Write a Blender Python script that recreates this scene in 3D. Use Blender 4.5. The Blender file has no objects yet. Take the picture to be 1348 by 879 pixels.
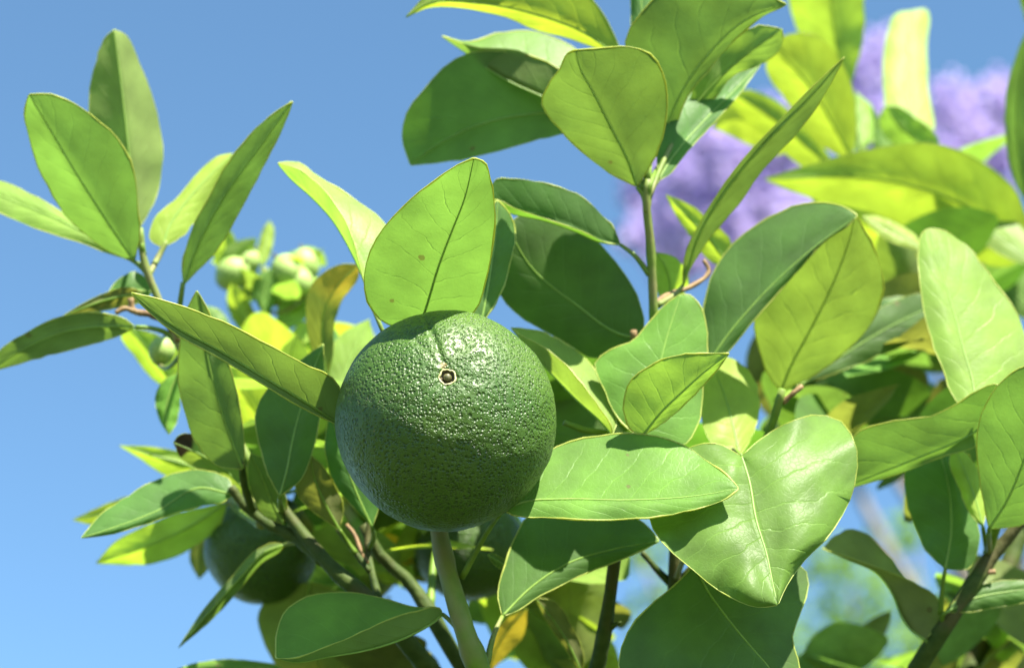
import bpy, math, random
from mathutils import Vector, Matrix, noise

random.seed(7)
S = bpy.context.scene
COL = S.collection
R = math.radians

# ------------------------------------------------------------------ camera
FPX = 2807.0                       # focal length in pixels of a 1348 px wide picture
D0 = 0.726                         # metres from lens to the large orange
PITCH = R(33.0)
CAM = Vector((0.0, 0.0, 1.50))
FWD = Vector((0, math.cos(PITCH), math.sin(PITCH)))
UPV = Vector((0, -math.sin(PITCH), math.cos(PITCH)))
RGT = Vector((1, 0, 0))
cam = bpy.data.cameras.new('camera')
cam.sensor_width = 23.6
cam.lens = 23.6 * FPX / 1348.0
cam.clip_start = 0.02
cam.clip_end = 3000
cam.dof.use_dof = True
cam.dof.focus_distance = D0 - 0.022
cam.dof.aperture_fstop = 6.3
camo = bpy.data.objects.new('camera', cam)
COL.objects.link(camo)
camo.location = CAM
camo.rotation_euler = (math.pi / 2 + PITCH, 0, 0)
S.camera = camo

# ------------------------------------------------------------------ sky and sun
SUN = (RGT * 0.33 + UPV * 0.92 + FWD * -0.09).normalized()
SUN_EL = math.asin(SUN.z)
SUN_AZ = math.atan2(SUN.x, SUN.y)
w = bpy.data.worlds.new('World')
S.world = w
w.use_nodes = True
nt = w.node_tree
sky = nt.nodes.new('ShaderNodeTexSky')
sky.sky_type = 'NISHITA'
sky.sun_disc = False
sky.sun_elevation = SUN_EL
sky.sun_rotation = SUN_AZ
sky.altitude = 0
sky.air_density = 0.8
sky.dust_density = 0.35
sky.ozone_density = 1.5
bg = nt.nodes['Background']
bg.inputs['Strength'].default_value = 0.0705
wb = nt.nodes.new('ShaderNodeMix')          # white balance of the picture, the same all over the sky
wb.data_type = 'RGBA'
wb.blend_type = 'MULTIPLY'
wb.inputs[0].default_value = 1.0
wb.inputs[7].default_value = (0.83, 1.06, 1.04, 1)
nt.links.new(sky.outputs[0], wb.inputs[6])
nt.links.new(wb.outputs[2], bg.inputs['Color'])
sl = bpy.data.lights.new('sun', 'SUN')
sl.energy = 5.0
sl.angle = R(0.53)
sl.color = (1.0, 0.94, 0.81)
so = bpy.data.objects.new('sun', sl)
COL.objects.link(so)
so.rotation_euler = SUN.to_track_quat('Z', 'Y').to_euler()
so.location = (1, -1, 6)
S.view_settings.view_transform = 'Standard'
S.view_settings.look = 'None'
S.view_settings.exposure = 2.08
S.view_settings.gamma = 1.0
S.cycles.max_bounces = 10
S.cycles.transmission_bounces = 8
S.cycles.diffuse_bounces = 6


def at(px, py, z=0.0):
    """point of the place seen at a pixel of the photograph, z centimetres behind the large orange"""
    d = D0 + z / 100.0
    return CAM + FWD * d + RGT * ((px - 674.0) / FPX * d) + UPV * ((439.5 - py) / FPX * d)


# ------------------------------------------------------------------ helpers
def mesh_obj(name, verts, faces, mat, parent=None, uvs=None, smooth=True):
    me = bpy.data.meshes.new(name)
    me.from_pydata(verts, [], faces)
    if uvs:
        lay = me.uv_layers.new(name='UVMap')
        for l in me.loops:
            lay.data[l.index].uv = uvs[l.vertex_index]
    if smooth:
        me.polygons.foreach_set('use_smooth', [True] * len(me.polygons))
    if mat:
        me.materials.append(mat)
    o = bpy.data.objects.new(name, me)
    COL.objects.link(o)
    if parent:
        o.parent = parent
    return o


def tag(o, label=None, cat=None, group=None, kind=None):
    if label: o['label'] = label
    if cat: o['category'] = cat
    if group: o['group'] = group
    if kind: o['kind'] = kind
    return o


def empty(name, loc=(0, 0, 0)):
    o = bpy.data.objects.new(name, None)
    COL.objects.link(o)
    o.location = loc
    o.empty_display_size = 0.02
    return o


def catmull(pts, n, even=True, ts=None):
    """resample a polyline of tuples to n points by chord-length Catmull-Rom"""
    pts = [tuple(map(float, p)) for p in pts]
    dim = len(pts[0])
    acc = [0.0]
    for i in range(1, len(pts)):
        acc.append(acc[-1] + max(1e-6, math.dist(pts[i][:2], pts[i - 1][:2]) if dim < 3 else math.dist(pts[i][:3], pts[i - 1][:3])))
    tot = acc[-1]
    out = []
    if ts is None:
        ts = [i / (n - 1) for i in range(n)]
    for t in ts:
        s = t * tot
        k = 0
        while k < len(pts) - 2 and acc[k + 1] < s:
            k += 1
        h = acc[k + 1] - acc[k]
        u = (s - acc[k]) / h
        p1, p2 = pts[k], pts[k + 1]

        def tang(i):
            if i == 0:
                return [(pts[1][c] - pts[0][c]) / (acc[1] - acc[0]) for c in range(dim)]
            if i == len(pts) - 1:
                return [(pts[-1][c] - pts[-2][c]) / (acc[-1] - acc[-2]) for c in range(dim)]
            h0, h1 = acc[i] - acc[i - 1], acc[i + 1] - acc[i]
            return [((pts[i][c] - pts[i - 1][c]) / h0 * h1 + (pts[i + 1][c] - pts[i][c]) / h1 * h0) / (h0 + h1) for c in range(dim)]
        m1, m2 = tang(k), tang(k + 1)
        a = 2 * u ** 3 - 3 * u ** 2 + 1
        b = u ** 3 - 2 * u ** 2 + u
        c_ = -2 * u ** 3 + 3 * u ** 2
        d = u ** 3 - u ** 2
        out.append(tuple(a * p1[c] + b * h * m1[c] + c_ * p2[c] + d * h * m2[c] for c in range(dim)))
    return out


def tube_data(P, rad, sides=8, cap=True):
    """tube mesh along world points P with radii rad"""
    verts, faces = [], []
    n = len(P)
    ref = None
    for i in range(n):
        t = (P[min(i + 1, n - 1)] - P[max(i - 1, 0)])
        t = t.normalized() if t.length > 1e-9 else Vector((0, 0, 1))
        if ref is None:
            ref = t.orthogonal().normalized()
        ref = (ref - t * ref.dot(t))
        ref = ref.normalized() if ref.length > 1e-6 else t.orthogonal().normalized()
        bi = t.cross(ref)
        for k in range(sides):
            a = 2 * math.pi * k / sides
            verts.append(P[i] + (ref * math.cos(a) + bi * math.sin(a)) * rad[i])
    for i in range(n - 1):
        for k in range(sides):
            k2 = (k + 1) % sides
            faces.append((i * sides + k, i * sides + k2, (i + 1) * sides + k2, (i + 1) * sides + k))
    if cap:
        faces.append(tuple(range(sides))[::-1])
        faces.append(tuple((n - 1) * sides + k for k in range(sides)))
    return verts, faces


# ------------------------------------------------------------------ materials
def new_mat(name):
    m = bpy.data.materials.new(name)
    m.use_nodes = True
    t = m.node_tree
    for n in list(t.nodes):
        t.nodes.remove(n)
    return m, t, t.nodes, t.links


def N(t, kind, **kw):
    n = t.nodes.new(kind)
    for k, v in kw.items():
        if k.startswith('i_'):
            n.inputs[k[2:].replace('_', ' ')].default_value = v
        else:
            setattr(n, k, v)
    return n


def math_n(t, op, a, b=None, clamp=False):
    n = t.nodes.new('ShaderNodeMath')
    n.operation = op
    n.use_clamp = clamp
    for i, v in enumerate((a, b)):
        if v is None: continue
        if isinstance(v, (int, float)):
            n.inputs[i].default_value = v
        else:
            t.links.new(v, n.inputs[i])
    return n.outputs[0]


def mixc(t, fac, a, b, blend='MIX'):
    n = t.nodes.new('ShaderNodeMix')
    n.data_type = 'RGBA'
    n.blend_type = blend
    for sock, v in ((n.inputs[0], fac), (n.inputs[6], a), (n.inputs[7], b)):
        if isinstance(v, (int, float)):
            sock.default_value = v
        elif isinstance(v, tuple):
            sock.default_value = (*v, 1) if len(v) == 3 else v
        else:
            t.links.new(v, sock)
    return n.outputs[2]


def leaf_mat(name, up, un, tr, f_tr=0.42, spots=0.15, yellow=None, rough=0.31, brown_tip=False):
    m, t, nodes, L = new_mat(name)
    out = N(t, 'ShaderNodeOutputMaterial')
    uv = N(t, 'ShaderNodeUVMap')
    sep = N(t, 'ShaderNodeSeparateXYZ')
    L.new(uv.outputs[0], sep.inputs[0])
    u, v = sep.outputs[0], sep.outputs[1]
    geo = N(t, 'ShaderNodeNewGeometry')
    oi = N(t, 'ShaderNodeObjectInfo')
    tc = N(t, 'ShaderNodeTexCoord')
    n1 = N(t, 'ShaderNodeTexNoise'); n1.inputs['Scale'].default_value = 60; n1.inputs['Detail'].default_value = 4
    L.new(tc.outputs['Object'], n1.inputs['Vector'])
    n2 = N(t, 'ShaderNodeTexNoise'); n2.inputs['Scale'].default_value = 420; n2.inputs['Detail'].default_value = 3
    L.new(tc.outputs['Object'], n2.inputs['Vector'])
    vo = N(t, 'ShaderNodeTexVoronoi', feature='DISTANCE_TO_EDGE'); vo.inputs['Scale'].default_value = 520
    L.new(tc.outputs['Object'], vo.inputs['Vector'])
    # lateral veins
    vs = math_n(t, 'MULTIPLY', math_n(t, 'SUBTRACT', v, 0.5), 2.0)
    av = math_n(t, 'ABSOLUTE', vs)
    side = math_n(t, 'MULTIPLY', math_n(t, 'GREATER_THAN', vs, 0.0), 0.37)
    warp = math_n(t, 'MULTIPLY', math_n(t, 'SUBTRACT', n1.outputs[0], 0.5), 1.1)
    ph = math_n(t, 'ADD', math_n(t, 'SUBTRACT', math_n(t, 'MULTIPLY', u, 8.5), math_n(t, 'MULTIPLY', math_n(t, 'POWER', av, 0.8), 1.9)), math_n(t, 'ADD', side, warp))
    fr = math_n(t, 'FRACT', ph)
    dist = math_n(t, 'ABSOLUTE', math_n(t, 'SUBTRACT', fr, 0.5))
    vein = math_n(t, 'SUBTRACT', 1.0, math_n(t, 'MULTIPLY', dist, 22.0), clamp=True)
    fade = math_n(t, 'SUBTRACT', 1.0, math_n(t, 'POWER', av, 3.0), clamp=True)
    vein = math_n(t, 'MULTIPLY', vein, fade)
    mid = math_n(t, 'SUBTRACT', 1.0, math_n(t, 'MULTIPLY', av, 26.0), clamp=True)
    ret = math_n(t, 'SUBTRACT', 1.0, math_n(t, 'MULTIPLY', vo.outputs[0], 9.0), clamp=True)
    # a broad uneven band near the margin and mottling
    mott = math_n(t, 'MULTIPLY_ADD', n1.outputs[0], 1.1)
    mr = N(t, 'ShaderNodeMapRange'); mr.inputs[1].default_value = 0.3; mr.inputs[2].default_value = 0.7
    mr.inputs[3].default_value = 0.78; mr.inputs[4].default_value = 1.22
    L.new(n1.outputs[0], mr.inputs[0])
    orr = N(t, 'ShaderNodeMapRange'); orr.inputs[3].default_value = 0.82; orr.inputs[4].default_value = 1.18
    L.new(oi.outputs['Random'], orr.inputs[0])
    val = math_n(t, 'MULTIPLY', mr.outputs[0], orr.outputs[0])

    def tint(col, veincol, vf):
        c = mixc(t, math_n(t, 'MULTIPLY', vein, vf), col, veincol)
        c = mixc(t, math_n(t, 'MULTIPLY', ret, vf * 0.22), c, veincol)
        c = mixc(t, math_n(t, 'MULTIPLY', mid, 0.8), c, veincol)
        hs = N(t, 'ShaderNodeHueSaturation')
        L.new(val, hs.inputs['Value'])
        L.new(c, hs.inputs['Color'])
        hr = N(t, 'ShaderNodeMapRange'); hr.inputs[3].default_value = 0.488; hr.inputs[4].default_value = 0.508
        L.new(oi.outputs['Random'], hr.inputs[0])
        L.new(hr.outputs[0], hs.inputs['Hue'])
        return hs.outputs[0]
    li = lambda c, k: tuple(min(0.95, x * k + 0.02) for x in c)
    cu = tint(up, li(up, 1.6), 0.5)
    cn = tint(un, li(un, 0.9), 0.2)
    ct = tint(tr, tuple(x * 0.7 for x in tr), 0.26)
    # specks of dirt and scab
    sp = N(t, 'ShaderNodeTexVoronoi'); sp.inputs['Scale'].default_value = 95; sp.inputs['Randomness'].default_value = 1
    L.new(tc.outputs['Object'], sp.inputs['Vector'])
    sr = N(t, 'ShaderNodeSeparateColor'); L.new(sp.outputs['Color'], sr.inputs[0])
    spot = math_n(t, 'MULTIPLY', math_n(t, 'LESS_THAN', math_n(t, 'ADD', sp.outputs['Distance'], math_n(t, 'MULTIPLY', n2.outputs[0], 0.16)), 0.2),
                  math_n(t, 'LESS_THAN', sr.outputs[0], spots))
    spot = math_n(t, 'MULTIPLY', spot, 0.65)
    spc = (0.10, 0.085, 0.022)
    cu = mixc(t, spot, cu, spc); cn = mixc(t, spot, cn, spc); ct = mixc(t, spot, ct, (0.12, 0.1, 0.02))
    if yellow:
        yr = N(t, 'ShaderNodeMapRange'); yr.inputs[1].default_value = yellow[0]; yr.inputs[2].default_value = yellow[1]
        L.new(math_n(t, 'ADD', u, math_n(t, 'MULTIPLY', math_n(t, 'SUBTRACT', n1.outputs[0], 0.5), 0.7)), yr.inputs[0])
        f = yr.outputs[0]
        yc = yellow[2]
        cu = mixc(t, f, cu, yc); cn = mixc(t, f, cn, yc); ct = mixc(t, f, ct, yc)
    if brown_tip:
        yr = N(t, 'ShaderNodeMapRange'); yr.inputs[1].default_value = 0.80; yr.inputs[2].default_value = 0.84
        L.new(math_n(t, 'ADD', u, math_n(t, 'MULTIPLY', math_n(t, 'SUBTRACT', n1.outputs[0], 0.5), 0.4)), yr.inputs[0])
        f = yr.outputs[0]
        cu = mixc(t, f, cu, (0.035, 0.022, 0.012)); cn = mixc(t, f, cn, (0.04, 0.026, 0.014)); ct = mixc(t, f, ct, (0.03, 0.02, 0.01))
    bc = mixc(t, geo.outputs['Backfacing'], cu, cn)
    # relief
    h = math_n(t, 'ADD', math_n(t, 'MULTIPLY', vein, -0.5), math_n(t, 'MULTIPLY', ret, -0.10))
    h = math_n(t, 'ADD', h, math_n(t, 'MULTIPLY', math_n(t, 'MULTIPLY', math_n(t, 'SMOOTH_MIN', dist, 0.3), 1.1), fade))
    h = math_n(t, 'ADD', h, math_n(t, 'MULTIPLY', mid, -0.9))
    h = math_n(t, 'ADD', h, math_n(t, 'MULTIPLY', n2.outputs[0], 0.35))
    h = math_n(t, 'ADD', h, math_n(t, 'MULTIPLY', n1.outputs[0], 1.2))
    bu = N(t, 'ShaderNodeBump'); bu.inputs['Strength'].default_value = 0.38; bu.inputs['Distance'].default_value = 0.0005
    L.new(h, bu.inputs['Height'])
    pr = N(t, 'ShaderNodeBsdfPrincipled')
    L.new(bc, pr.inputs['Base Color'])
    rr = math_n(t, 'ADD', math_n(t, 'MULTIPLY', geo.outputs['Backfacing'], 0.22), math_n(t, 'MULTIPLY_ADD', n2.outputs[0], 0.12))
    rn = N(t, 'ShaderNodeMath', operation='ADD'); L.new(rr, rn.inputs[0]); rn.inputs[1].default_value = rough - 0.06
    L.new(rn.outputs[0], pr.inputs['Roughness'])
    L.new(math_n(t, 'MULTIPLY', math_n(t, 'SUBTRACT', 1.0, geo.outputs['Backfacing']), 0.12), pr.inputs['Coat Weight'])
    pr.inputs['Coat Roughness'].default_value = 0.34
    L.new(bu.outputs[0], pr.inputs['Coat Normal'])
    pr.inputs['Specular IOR Level'].default_value = 0.5
    L.new(bu.outputs[0], pr.inputs['Normal'])
    tl = N(t, 'ShaderNodeBsdfTranslucent')
    L.new(ct, tl.inputs['Color'])
    L.new(bu.outputs[0], tl.inputs['Normal'])
    mx = N(t, 'ShaderNodeMixShader'); mx.inputs[0].default_value = f_tr
    L.new(pr.outputs[0], mx.inputs[1]); L.new(tl.outputs[0], mx.inputs[2])
    L.new(mx.outputs[0], out.inputs[0])
    return m


def simple_mat(name, c1, c2, scale=200, rough=0.5, bump=0.3, dist=0.0004, trans=None, spec=0.5, c3=None):
    m, t, nodes, L = new_mat(name)
    out = N(t, 'ShaderNodeOutputMaterial')
    tc = N(t, 'ShaderNodeTexCoord')
    n1 = N(t, 'ShaderNodeTexNoise'); n1.inputs['Scale'].default_value = scale; n1.inputs['Detail'].default_value = 5
    L.new(tc.outputs['Object'], n1.inputs['Vector'])
    mr = N(t, 'ShaderNodeMapRange'); mr.inputs[1].default_value = 0.35; mr.inputs[2].default_value = 0.65
    L.new(n1.outputs[0], mr.inputs[0])
    c = mixc(t, mr.outputs[0], c1, c2)
    if c3:
        n3 = N(t, 'ShaderNodeTexNoise'); n3.inputs['Scale'].default_value = scale * 0.22; n3.inputs['Detail'].default_value = 3
        L.new(tc.outputs['Object'], n3.inputs['Vector'])
        m3 = N(t, 'ShaderNodeMapRange'); m3.inputs[1].default_value = 0.52; m3.inputs[2].default_value = 0.66
        L.new(n3.outputs[0], m3.inputs[0])
        c = mixc(t, m3.outputs[0], c, c3)
    bu = N(t, 'ShaderNodeBump'); bu.inputs['Strength'].default_value = bump; bu.inputs['Distance'].default_value = dist
    L.new(n1.outputs[0], bu.inputs['Height'])
    pr = N(t, 'ShaderNodeBsdfPrincipled')
    L.new(c, pr.inputs['Base Color'])
    pr.inputs['Roughness'].default_value = rough
    pr.inputs['Specular IOR Level'].default_value = spec
    L.new(bu.outputs[0], pr.inputs['Normal'])
    if trans:
        tl = N(t, 'ShaderNodeBsdfTranslucent'); tl.inputs['Color'].default_value = (*trans, 1)
        mx = N(t, 'ShaderNodeMixShader'); mx.inputs[0].default_value = 0.4
        L.new(pr.outputs[0], mx.inputs[1]); L.new(tl.outputs[0], mx.inputs[2])
        L.new(mx.outputs[0], out.inputs[0])
    else:
        L.new(pr.outputs[0], out.inputs[0])
    return m


def rind_mat():
    m, t, nodes, L = new_mat('orange_rind')
    out = N(t, 'ShaderNodeOutputMaterial')
    tc = N(t, 'ShaderNodeTexCoord')
    n1 = N(t, 'ShaderNodeTexNoise'); n1.inputs['Scale'].default_value = 45; n1.inputs['Detail'].default_value = 5
    L.new(tc.outputs['Object'], n1.inputs['Vector'])
    n2 = N(t, 'ShaderNodeTexNoise'); n2.inputs['Scale'].default_value = 1300; n2.inputs['Detail'].default_value = 3
    L.new(tc.outputs['Object'], n2.inputs['Vector'])
    n3 = N(t, 'ShaderNodeTexNoise'); n3.inputs['Scale'].default_value = 330; n3.inputs['Detail'].default_value = 2
    L.new(tc.outputs['Object'], n3.inputs['Vector'])
    # oil glands of two sizes
    wv = N(t, 'ShaderNodeVectorMath', operation='MULTIPLY_ADD')
    L.new(n3.outputs['Color'], wv.inputs[0]); wv.inputs[1].default_value = (0.0009, 0.0009, 0.0009)
    L.new(tc.outputs['Object'], wv.inputs[2])

    def pores(scale, r0, r1):
        v = N(t, 'ShaderNodeTexVoronoi'); v.inputs['Scale'].default_value = scale; v.inputs['Randomness'].default_value = 0.85
        L.new(wv.outputs[0], v.inputs['Vector'])
        sc = N(t, 'ShaderNodeSeparateColor'); L.new(v.outputs['Color'], sc.inputs[0])
        rad = math_n(t, 'ADD', math_n(t, 'MULTIPLY', sc.outputs[0], r1 - r0), r0)
        q = math_n(t, 'DIVIDE', v.outputs['Distance'], rad)
        mr = N(t, 'ShaderNodeMapRange', interpolation_type='SMOOTHSTEP')
        mr.inputs[1].default_value = 0.25; mr.inputs[2].default_value = 1.25; mr.inputs[3].default_value = 1.0; mr.inputs[4].default_value = 0.0
        L.new(q, mr.inputs[0])
        return mr.outputs[0]
    p1 = pores(720, 0.28, 0.52)
    p2 = pores(1150, 0.2, 0.5)
    pit = math_n(t, 'MAXIMUM', p1, math_n(t, 'MULTIPLY', p2, 0.5))
    mr = N(t, 'ShaderNodeMapRange'); mr.inputs[1].default_value = 0.3; mr.inputs[2].default_value = 0.7
    L.new(n1.outputs[0], mr.inputs[0])
    c = mixc(t, mr.outputs[0], (0.033, 0.080, 0.009), (0.050, 0.100, 0.010))
    c = mixc(t, math_n(t, 'MULTIPLY', pit, 0.72), c, (0.012, 0.036, 0.004))
    sp = N(t, 'ShaderNodeTexVoronoi'); sp.inputs['Scale'].default_value = 130
    L.new(tc.outputs['Object'], sp.inputs['Vector'])
    sr = N(t, 'ShaderNodeSeparateColor'); L.new(sp.outputs['Color'], sr.inputs[0])
    spot = math_n(t, 'MULTIPLY', math_n(t, 'LESS_THAN', math_n(t, 'ADD', sp.outputs['Distance'], math_n(t, 'MULTIPLY', n2.outputs[0], 0.2)), 0.26), math_n(t, 'LESS_THAN', sr.outputs[0], 0.018))
    c = mixc(t, math_n(t, 'MULTIPLY', spot, 0.8), c, (0.22, 0.17, 0.07))
    h = math_n(t, 'ADD', math_n(t, 'MULTIPLY', pit, -1.0), math_n(t, 'MULTIPLY', n3.outputs[0], 1.2))
    h = math_n(t, 'ADD', h, math_n(t, 'MULTIPLY', n2.outputs[0], 0.16))
    bu = N(t, 'ShaderNodeBump'); bu.inputs['Strength'].default_value = 0.9; bu.inputs['Distance'].default_value = 0.00045
    L.new(h, bu.inputs['Height'])
    pr = N(t, 'ShaderNodeBsdfPrincipled')
    L.new(c, pr.inputs['Base Color'])
    L.new(math_n(t, 'ADD', math_n(t, 'MULTIPLY', n1.outputs[0], 0.16), 0.37), pr.inputs['Roughness'])
    pr.inputs['Subsurface Weight'].default_value = 0.35
    pr.inputs['Subsurface Radius'].default_value = (0.8, 1.0, 0.3)
    pr.inputs['Subsurface Scale'].default_value = 0.0016
    pr.inputs['Specular IOR Level'].default_value = 0.38
    L.new(bu.outputs[0], pr.inputs['Normal'])
    L.new(pr.outputs[0], out.inputs[0])
    return m


M = {}
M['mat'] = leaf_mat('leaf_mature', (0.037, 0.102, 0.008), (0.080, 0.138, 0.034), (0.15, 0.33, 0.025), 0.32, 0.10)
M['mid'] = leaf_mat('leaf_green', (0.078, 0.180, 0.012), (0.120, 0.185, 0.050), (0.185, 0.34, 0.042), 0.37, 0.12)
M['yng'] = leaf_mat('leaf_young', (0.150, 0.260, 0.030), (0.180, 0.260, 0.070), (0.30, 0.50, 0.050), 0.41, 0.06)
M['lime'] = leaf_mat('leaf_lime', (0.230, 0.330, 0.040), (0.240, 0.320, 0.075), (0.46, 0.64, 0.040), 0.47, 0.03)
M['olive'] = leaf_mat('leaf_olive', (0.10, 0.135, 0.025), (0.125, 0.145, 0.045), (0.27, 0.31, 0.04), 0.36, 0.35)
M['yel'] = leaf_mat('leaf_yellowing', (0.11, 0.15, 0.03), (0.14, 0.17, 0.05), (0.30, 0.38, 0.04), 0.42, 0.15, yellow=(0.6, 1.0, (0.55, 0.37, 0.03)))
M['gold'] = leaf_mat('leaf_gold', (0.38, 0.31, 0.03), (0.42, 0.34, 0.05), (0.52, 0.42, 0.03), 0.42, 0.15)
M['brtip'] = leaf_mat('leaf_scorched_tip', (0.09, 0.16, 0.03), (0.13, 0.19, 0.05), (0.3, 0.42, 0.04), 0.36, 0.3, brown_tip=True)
M['margin'] = simple_mat('leaf_margin', (0.42, 0.46, 0.11), (0.30, 0.38, 0.08), 400, 0.4, 0.1, trans=(0.75, 0.78, 0.12))
M['rib'] = simple_mat('leaf_midrib', (0.20, 0.34, 0.07), (0.26, 0.40, 0.09), 300, 0.42, 0.1, trans=(0.5, 0.7, 0.08))
M['stem'] = simple_mat('green_stem', (0.080, 0.145, 0.015), (0.120, 0.195, 0.024), 160, 0.55, 0.7, 0.0006, c3=(0.16, 0.16, 0.06), spec=0.25)
M['bark'] = simple_mat('young_bark', (0.030, 0.052, 0.010), (0.050, 0.074, 0.016), 220, 0.65, 0.9, 0.0009, c3=(0.065, 0.062, 0.024), spec=0.15)
M['brown'] = simple_mat('dried_twig', (0.10, 0.05, 0.018), (0.19, 0.12, 0.045), 260, 0.7, 0.8, 0.0006)
M['trunk'] = simple_mat('old_bark', (0.11, 0.09, 0.065), (0.19, 0.16, 0.12), 60, 0.85, 1.0, 0.003)
M['rind'] = rind_mat()
M['scar'] = simple_mat('blossom_scar', (0.50, 0.46, 0.24), (0.30, 0.30, 0.12), 900, 0.6, 0.6, 0.0002)
M['pith'] = simple_mat('scar_hollow', (0.045, 0.035, 0.015), (0.09, 0.07, 0.025), 900, 0.7, 0.5, 0.0002)
M['nub'] = simple_mat('style_nub', (0.11, 0.095, 0.035), (0.05, 0.06, 0.02), 900, 0.5, 0.5, 0.0002)
M['bud'] = simple_mat('young_rind', (0.20, 0.31, 0.06), (0.27, 0.36, 0.10), 500, 0.6, 0.5, 0.0003)

# ------------------------------------------------------------------ ground
GM = simple_mat('garden_grass', (0.035, 0.058, 0.015), (0.065, 0.08, 0.028), 1.7, 0.9, 0.6, 0.02, c3=(0.09, 0.075, 0.045))
gv, gf = [], []
rings = [0, 0.6, 1.2, 2, 3, 4.5, 7, 11, 18, 30, 60, 140, 400, 1500]
gv.append(Vector((0, 0, 0)))
for r_ in rings[1:]:
    for k in range(48):
        a = 2 * math.pi * k / 48
        x, y = r_ * math.cos(a), r_ * math.sin(a)
        gv.append(Vector((x, y, 0.03 * noise.noise(Vector((x * 0.5, y * 0.5, 0))) if r_ < 40 else 0)))
for k in range(48):
    gf.append((0, 1 + k, 1 + (k + 1) % 48))
for i in range(len(rings) - 2):
    for k in range(48):
        a, b = 1 + i * 48 + k, 1 + i * 48 + (k + 1) % 48
        gf.append((a, a + 48, b + 48, b))
ground = mesh_obj('ground', gv, gf, GM)
tag(ground, kind='structure')

# ------------------------------------------------------------------ the citrus tree
tree = empty('orange_tree', at(760, 1400, 16) * 1.0)
tree.location.z = 0.0
TL = tree.location.copy()
tag(tree, 'citrus tree with glossy green leaves on upright green shoots', 'tree')
ROWS, HC = 27, 5
PXCM = 100.0 * D0 / FPX       # centimetres per pixel at the orange


def leaf(mat, side, z0, gx, gy, da, db, mid, a, b, pet=None, bow=0.0, label=None, rim=1.0, wav=1.4, rib=1.0, name='leaf', puck=0.035, bulge=0.07):
    """mid/a/b: midrib and the two margins from base to tip; z0 depth of the base (cm); gx, gy the tilt of the
    blade (depth gained per unit to the right / upwards); da, db how far each margin folds away from the midrib (cm)"""
    ts = [0.5 - 0.5 * math.cos(math.pi * (k / (ROWS - 1))) for k in range(ROWS)]
    ts = [0.35 * k / (ROWS - 1) + 0.65 * t for k, t in enumerate(ts)]
    ts = [0.006 + 0.988 * t for t in ts]
    cm = catmull(mid, ROWS, ts=ts)
    ca = catmull([mid[0]] + a + [mid[-1]], ROWS, ts=ts)
    cb = catmull([mid[0]] + b + [mid[-1]], ROWS, ts=ts)
    xb, yb = mid[0]
    seed = Vector((xb * 0.13, yb * 0.17, z0))

    def dep(x, y):
        return z0 + (gx * (x - xb) + gy * (yb - y)) * PXCM * (1 + z0 / (100 * D0))

    verts, uvs = [], []
    for k in range(ROWS):
        t = ts[k]
        bell = math.sin(math.pi * t) ** 0.6
        bw = bow * 4 * t * (1 - t)
        mx, my = cm[k]
        row = []
        for sgn, c, dd in ((-1, ca, da), (1, cb, db)):
            half = []
            for j in range(HC, 0, -1):
                s = j / HC
                x = mx + (c[k][0] - mx) * s
                y = my + (c[k][1] - my) * s
                wpx = math.hypot(c[k][0] - mx, c[k][1] - my)
                # margin crenation and waves
                nz = noise.noise(Vector((t * 5.5, sgn * 3.1, 0)) + seed)
                nz2 = noise.noise(Vector((t * 13.0, sgn * 1.7, s)) + seed)
                z = dep(x, y) + dd * bell * s ** 1.25 + bw + bell * wav * (0.16 * nz * s + 0.045 * nz2 * s)
                z += -bulge * bell * math.sin(math.pi * min(1, s ** 0.75)) * (1 if side == 'U' else -1)
                z += puck * bell * s * noise.noise(Vector((x * 0.030, y * 0.030, z0)))
                if j == HC:
                    e = noise.noise(Vector((t * 30.0, sgn * 9.0, 1)) + seed) * 1.9 * min(1, wpx / 25)
                    if wpx > 1e-3:
                        x += (c[k][0] - mx) / wpx * e
                        y += (c[k][1] - my) / wpx * e
                half.append((at(x, y, z), (t, 0.5 + 0.5 * sgn * s)))
            row.append(half)
        mpt = (at(mx, my, dep(mx, my) + bw), (t, 0.5))
        line = row[0] + [mpt] + row[1][::-1]
        for p, q in line:
            verts.append(p); uvs.append(q)
    W = 2 * HC + 1
    faces = []
    for k in range(ROWS - 1):
        for j in range(W - 1):
            i = k * W + j
            faces.append((i, i + 1, i + W + 1, i + W))
    # orientation of the 'a' half decides which face is the upper one
    nrm = 0.0
    for k in range(3, ROWS - 4):
        i = k * W
        p0, p1, p2 = verts[i], verts[i + HC], verts[i + W]
        n = (p1 - p0).cross(p2 - p0)
        nrm += n.dot(CAM - p0)
    if (nrm > 0) != (side == 'U'):
        faces = [f[::-1] for f in faces]
    org = verts[HC].copy()
    o = mesh_obj(name, [p - org for p in verts], faces, M[mat], tree, uvs)
    o.location = org - TL
    if label:
        o['label'] = label
    # margin: a thin pale rim all round
    if rim > 0:
        loop = [verts[k * W] for k in range(ROWS)] + [verts[k * W + W - 1] for k in range(ROWS - 1, -1, -1)]
        v, f = tube_data(loop, [0.00022 * rim * max(0.2, 0.85 + 1.1 * noise.noise(Vector((i * 0.33, xb, yb)))) for i in range(len(loop))], 5)
        mesh_obj('margin', [p - org for p in v], f, M['margin'], o)
    if rib > 0:
        ml = [verts[k * W + HC] for k in range(ROWS)]
        v, f = tube_data(ml, [0.00052 * rib * (1 - 0.75 * k / (ROWS - 1)) for k in range(ROWS)], 6)
        mesh_obj('midrib', [p - org for p in v], f, M['rib'], o)
    if pet:
        pts = [(xb, yb, z0 + bow * 0)] + [tuple(q) for q in pet]
        cc = catmull(pts, 10)
        P = [at(*q) for q in cc]
        v, f = tube_data(P, [0.00075 + 0.0005 * k / 9 for k in range(10)], 8)
        mesh_obj('petiole', [p - org for p in v], f, M['stem'], o)
    return o


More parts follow.
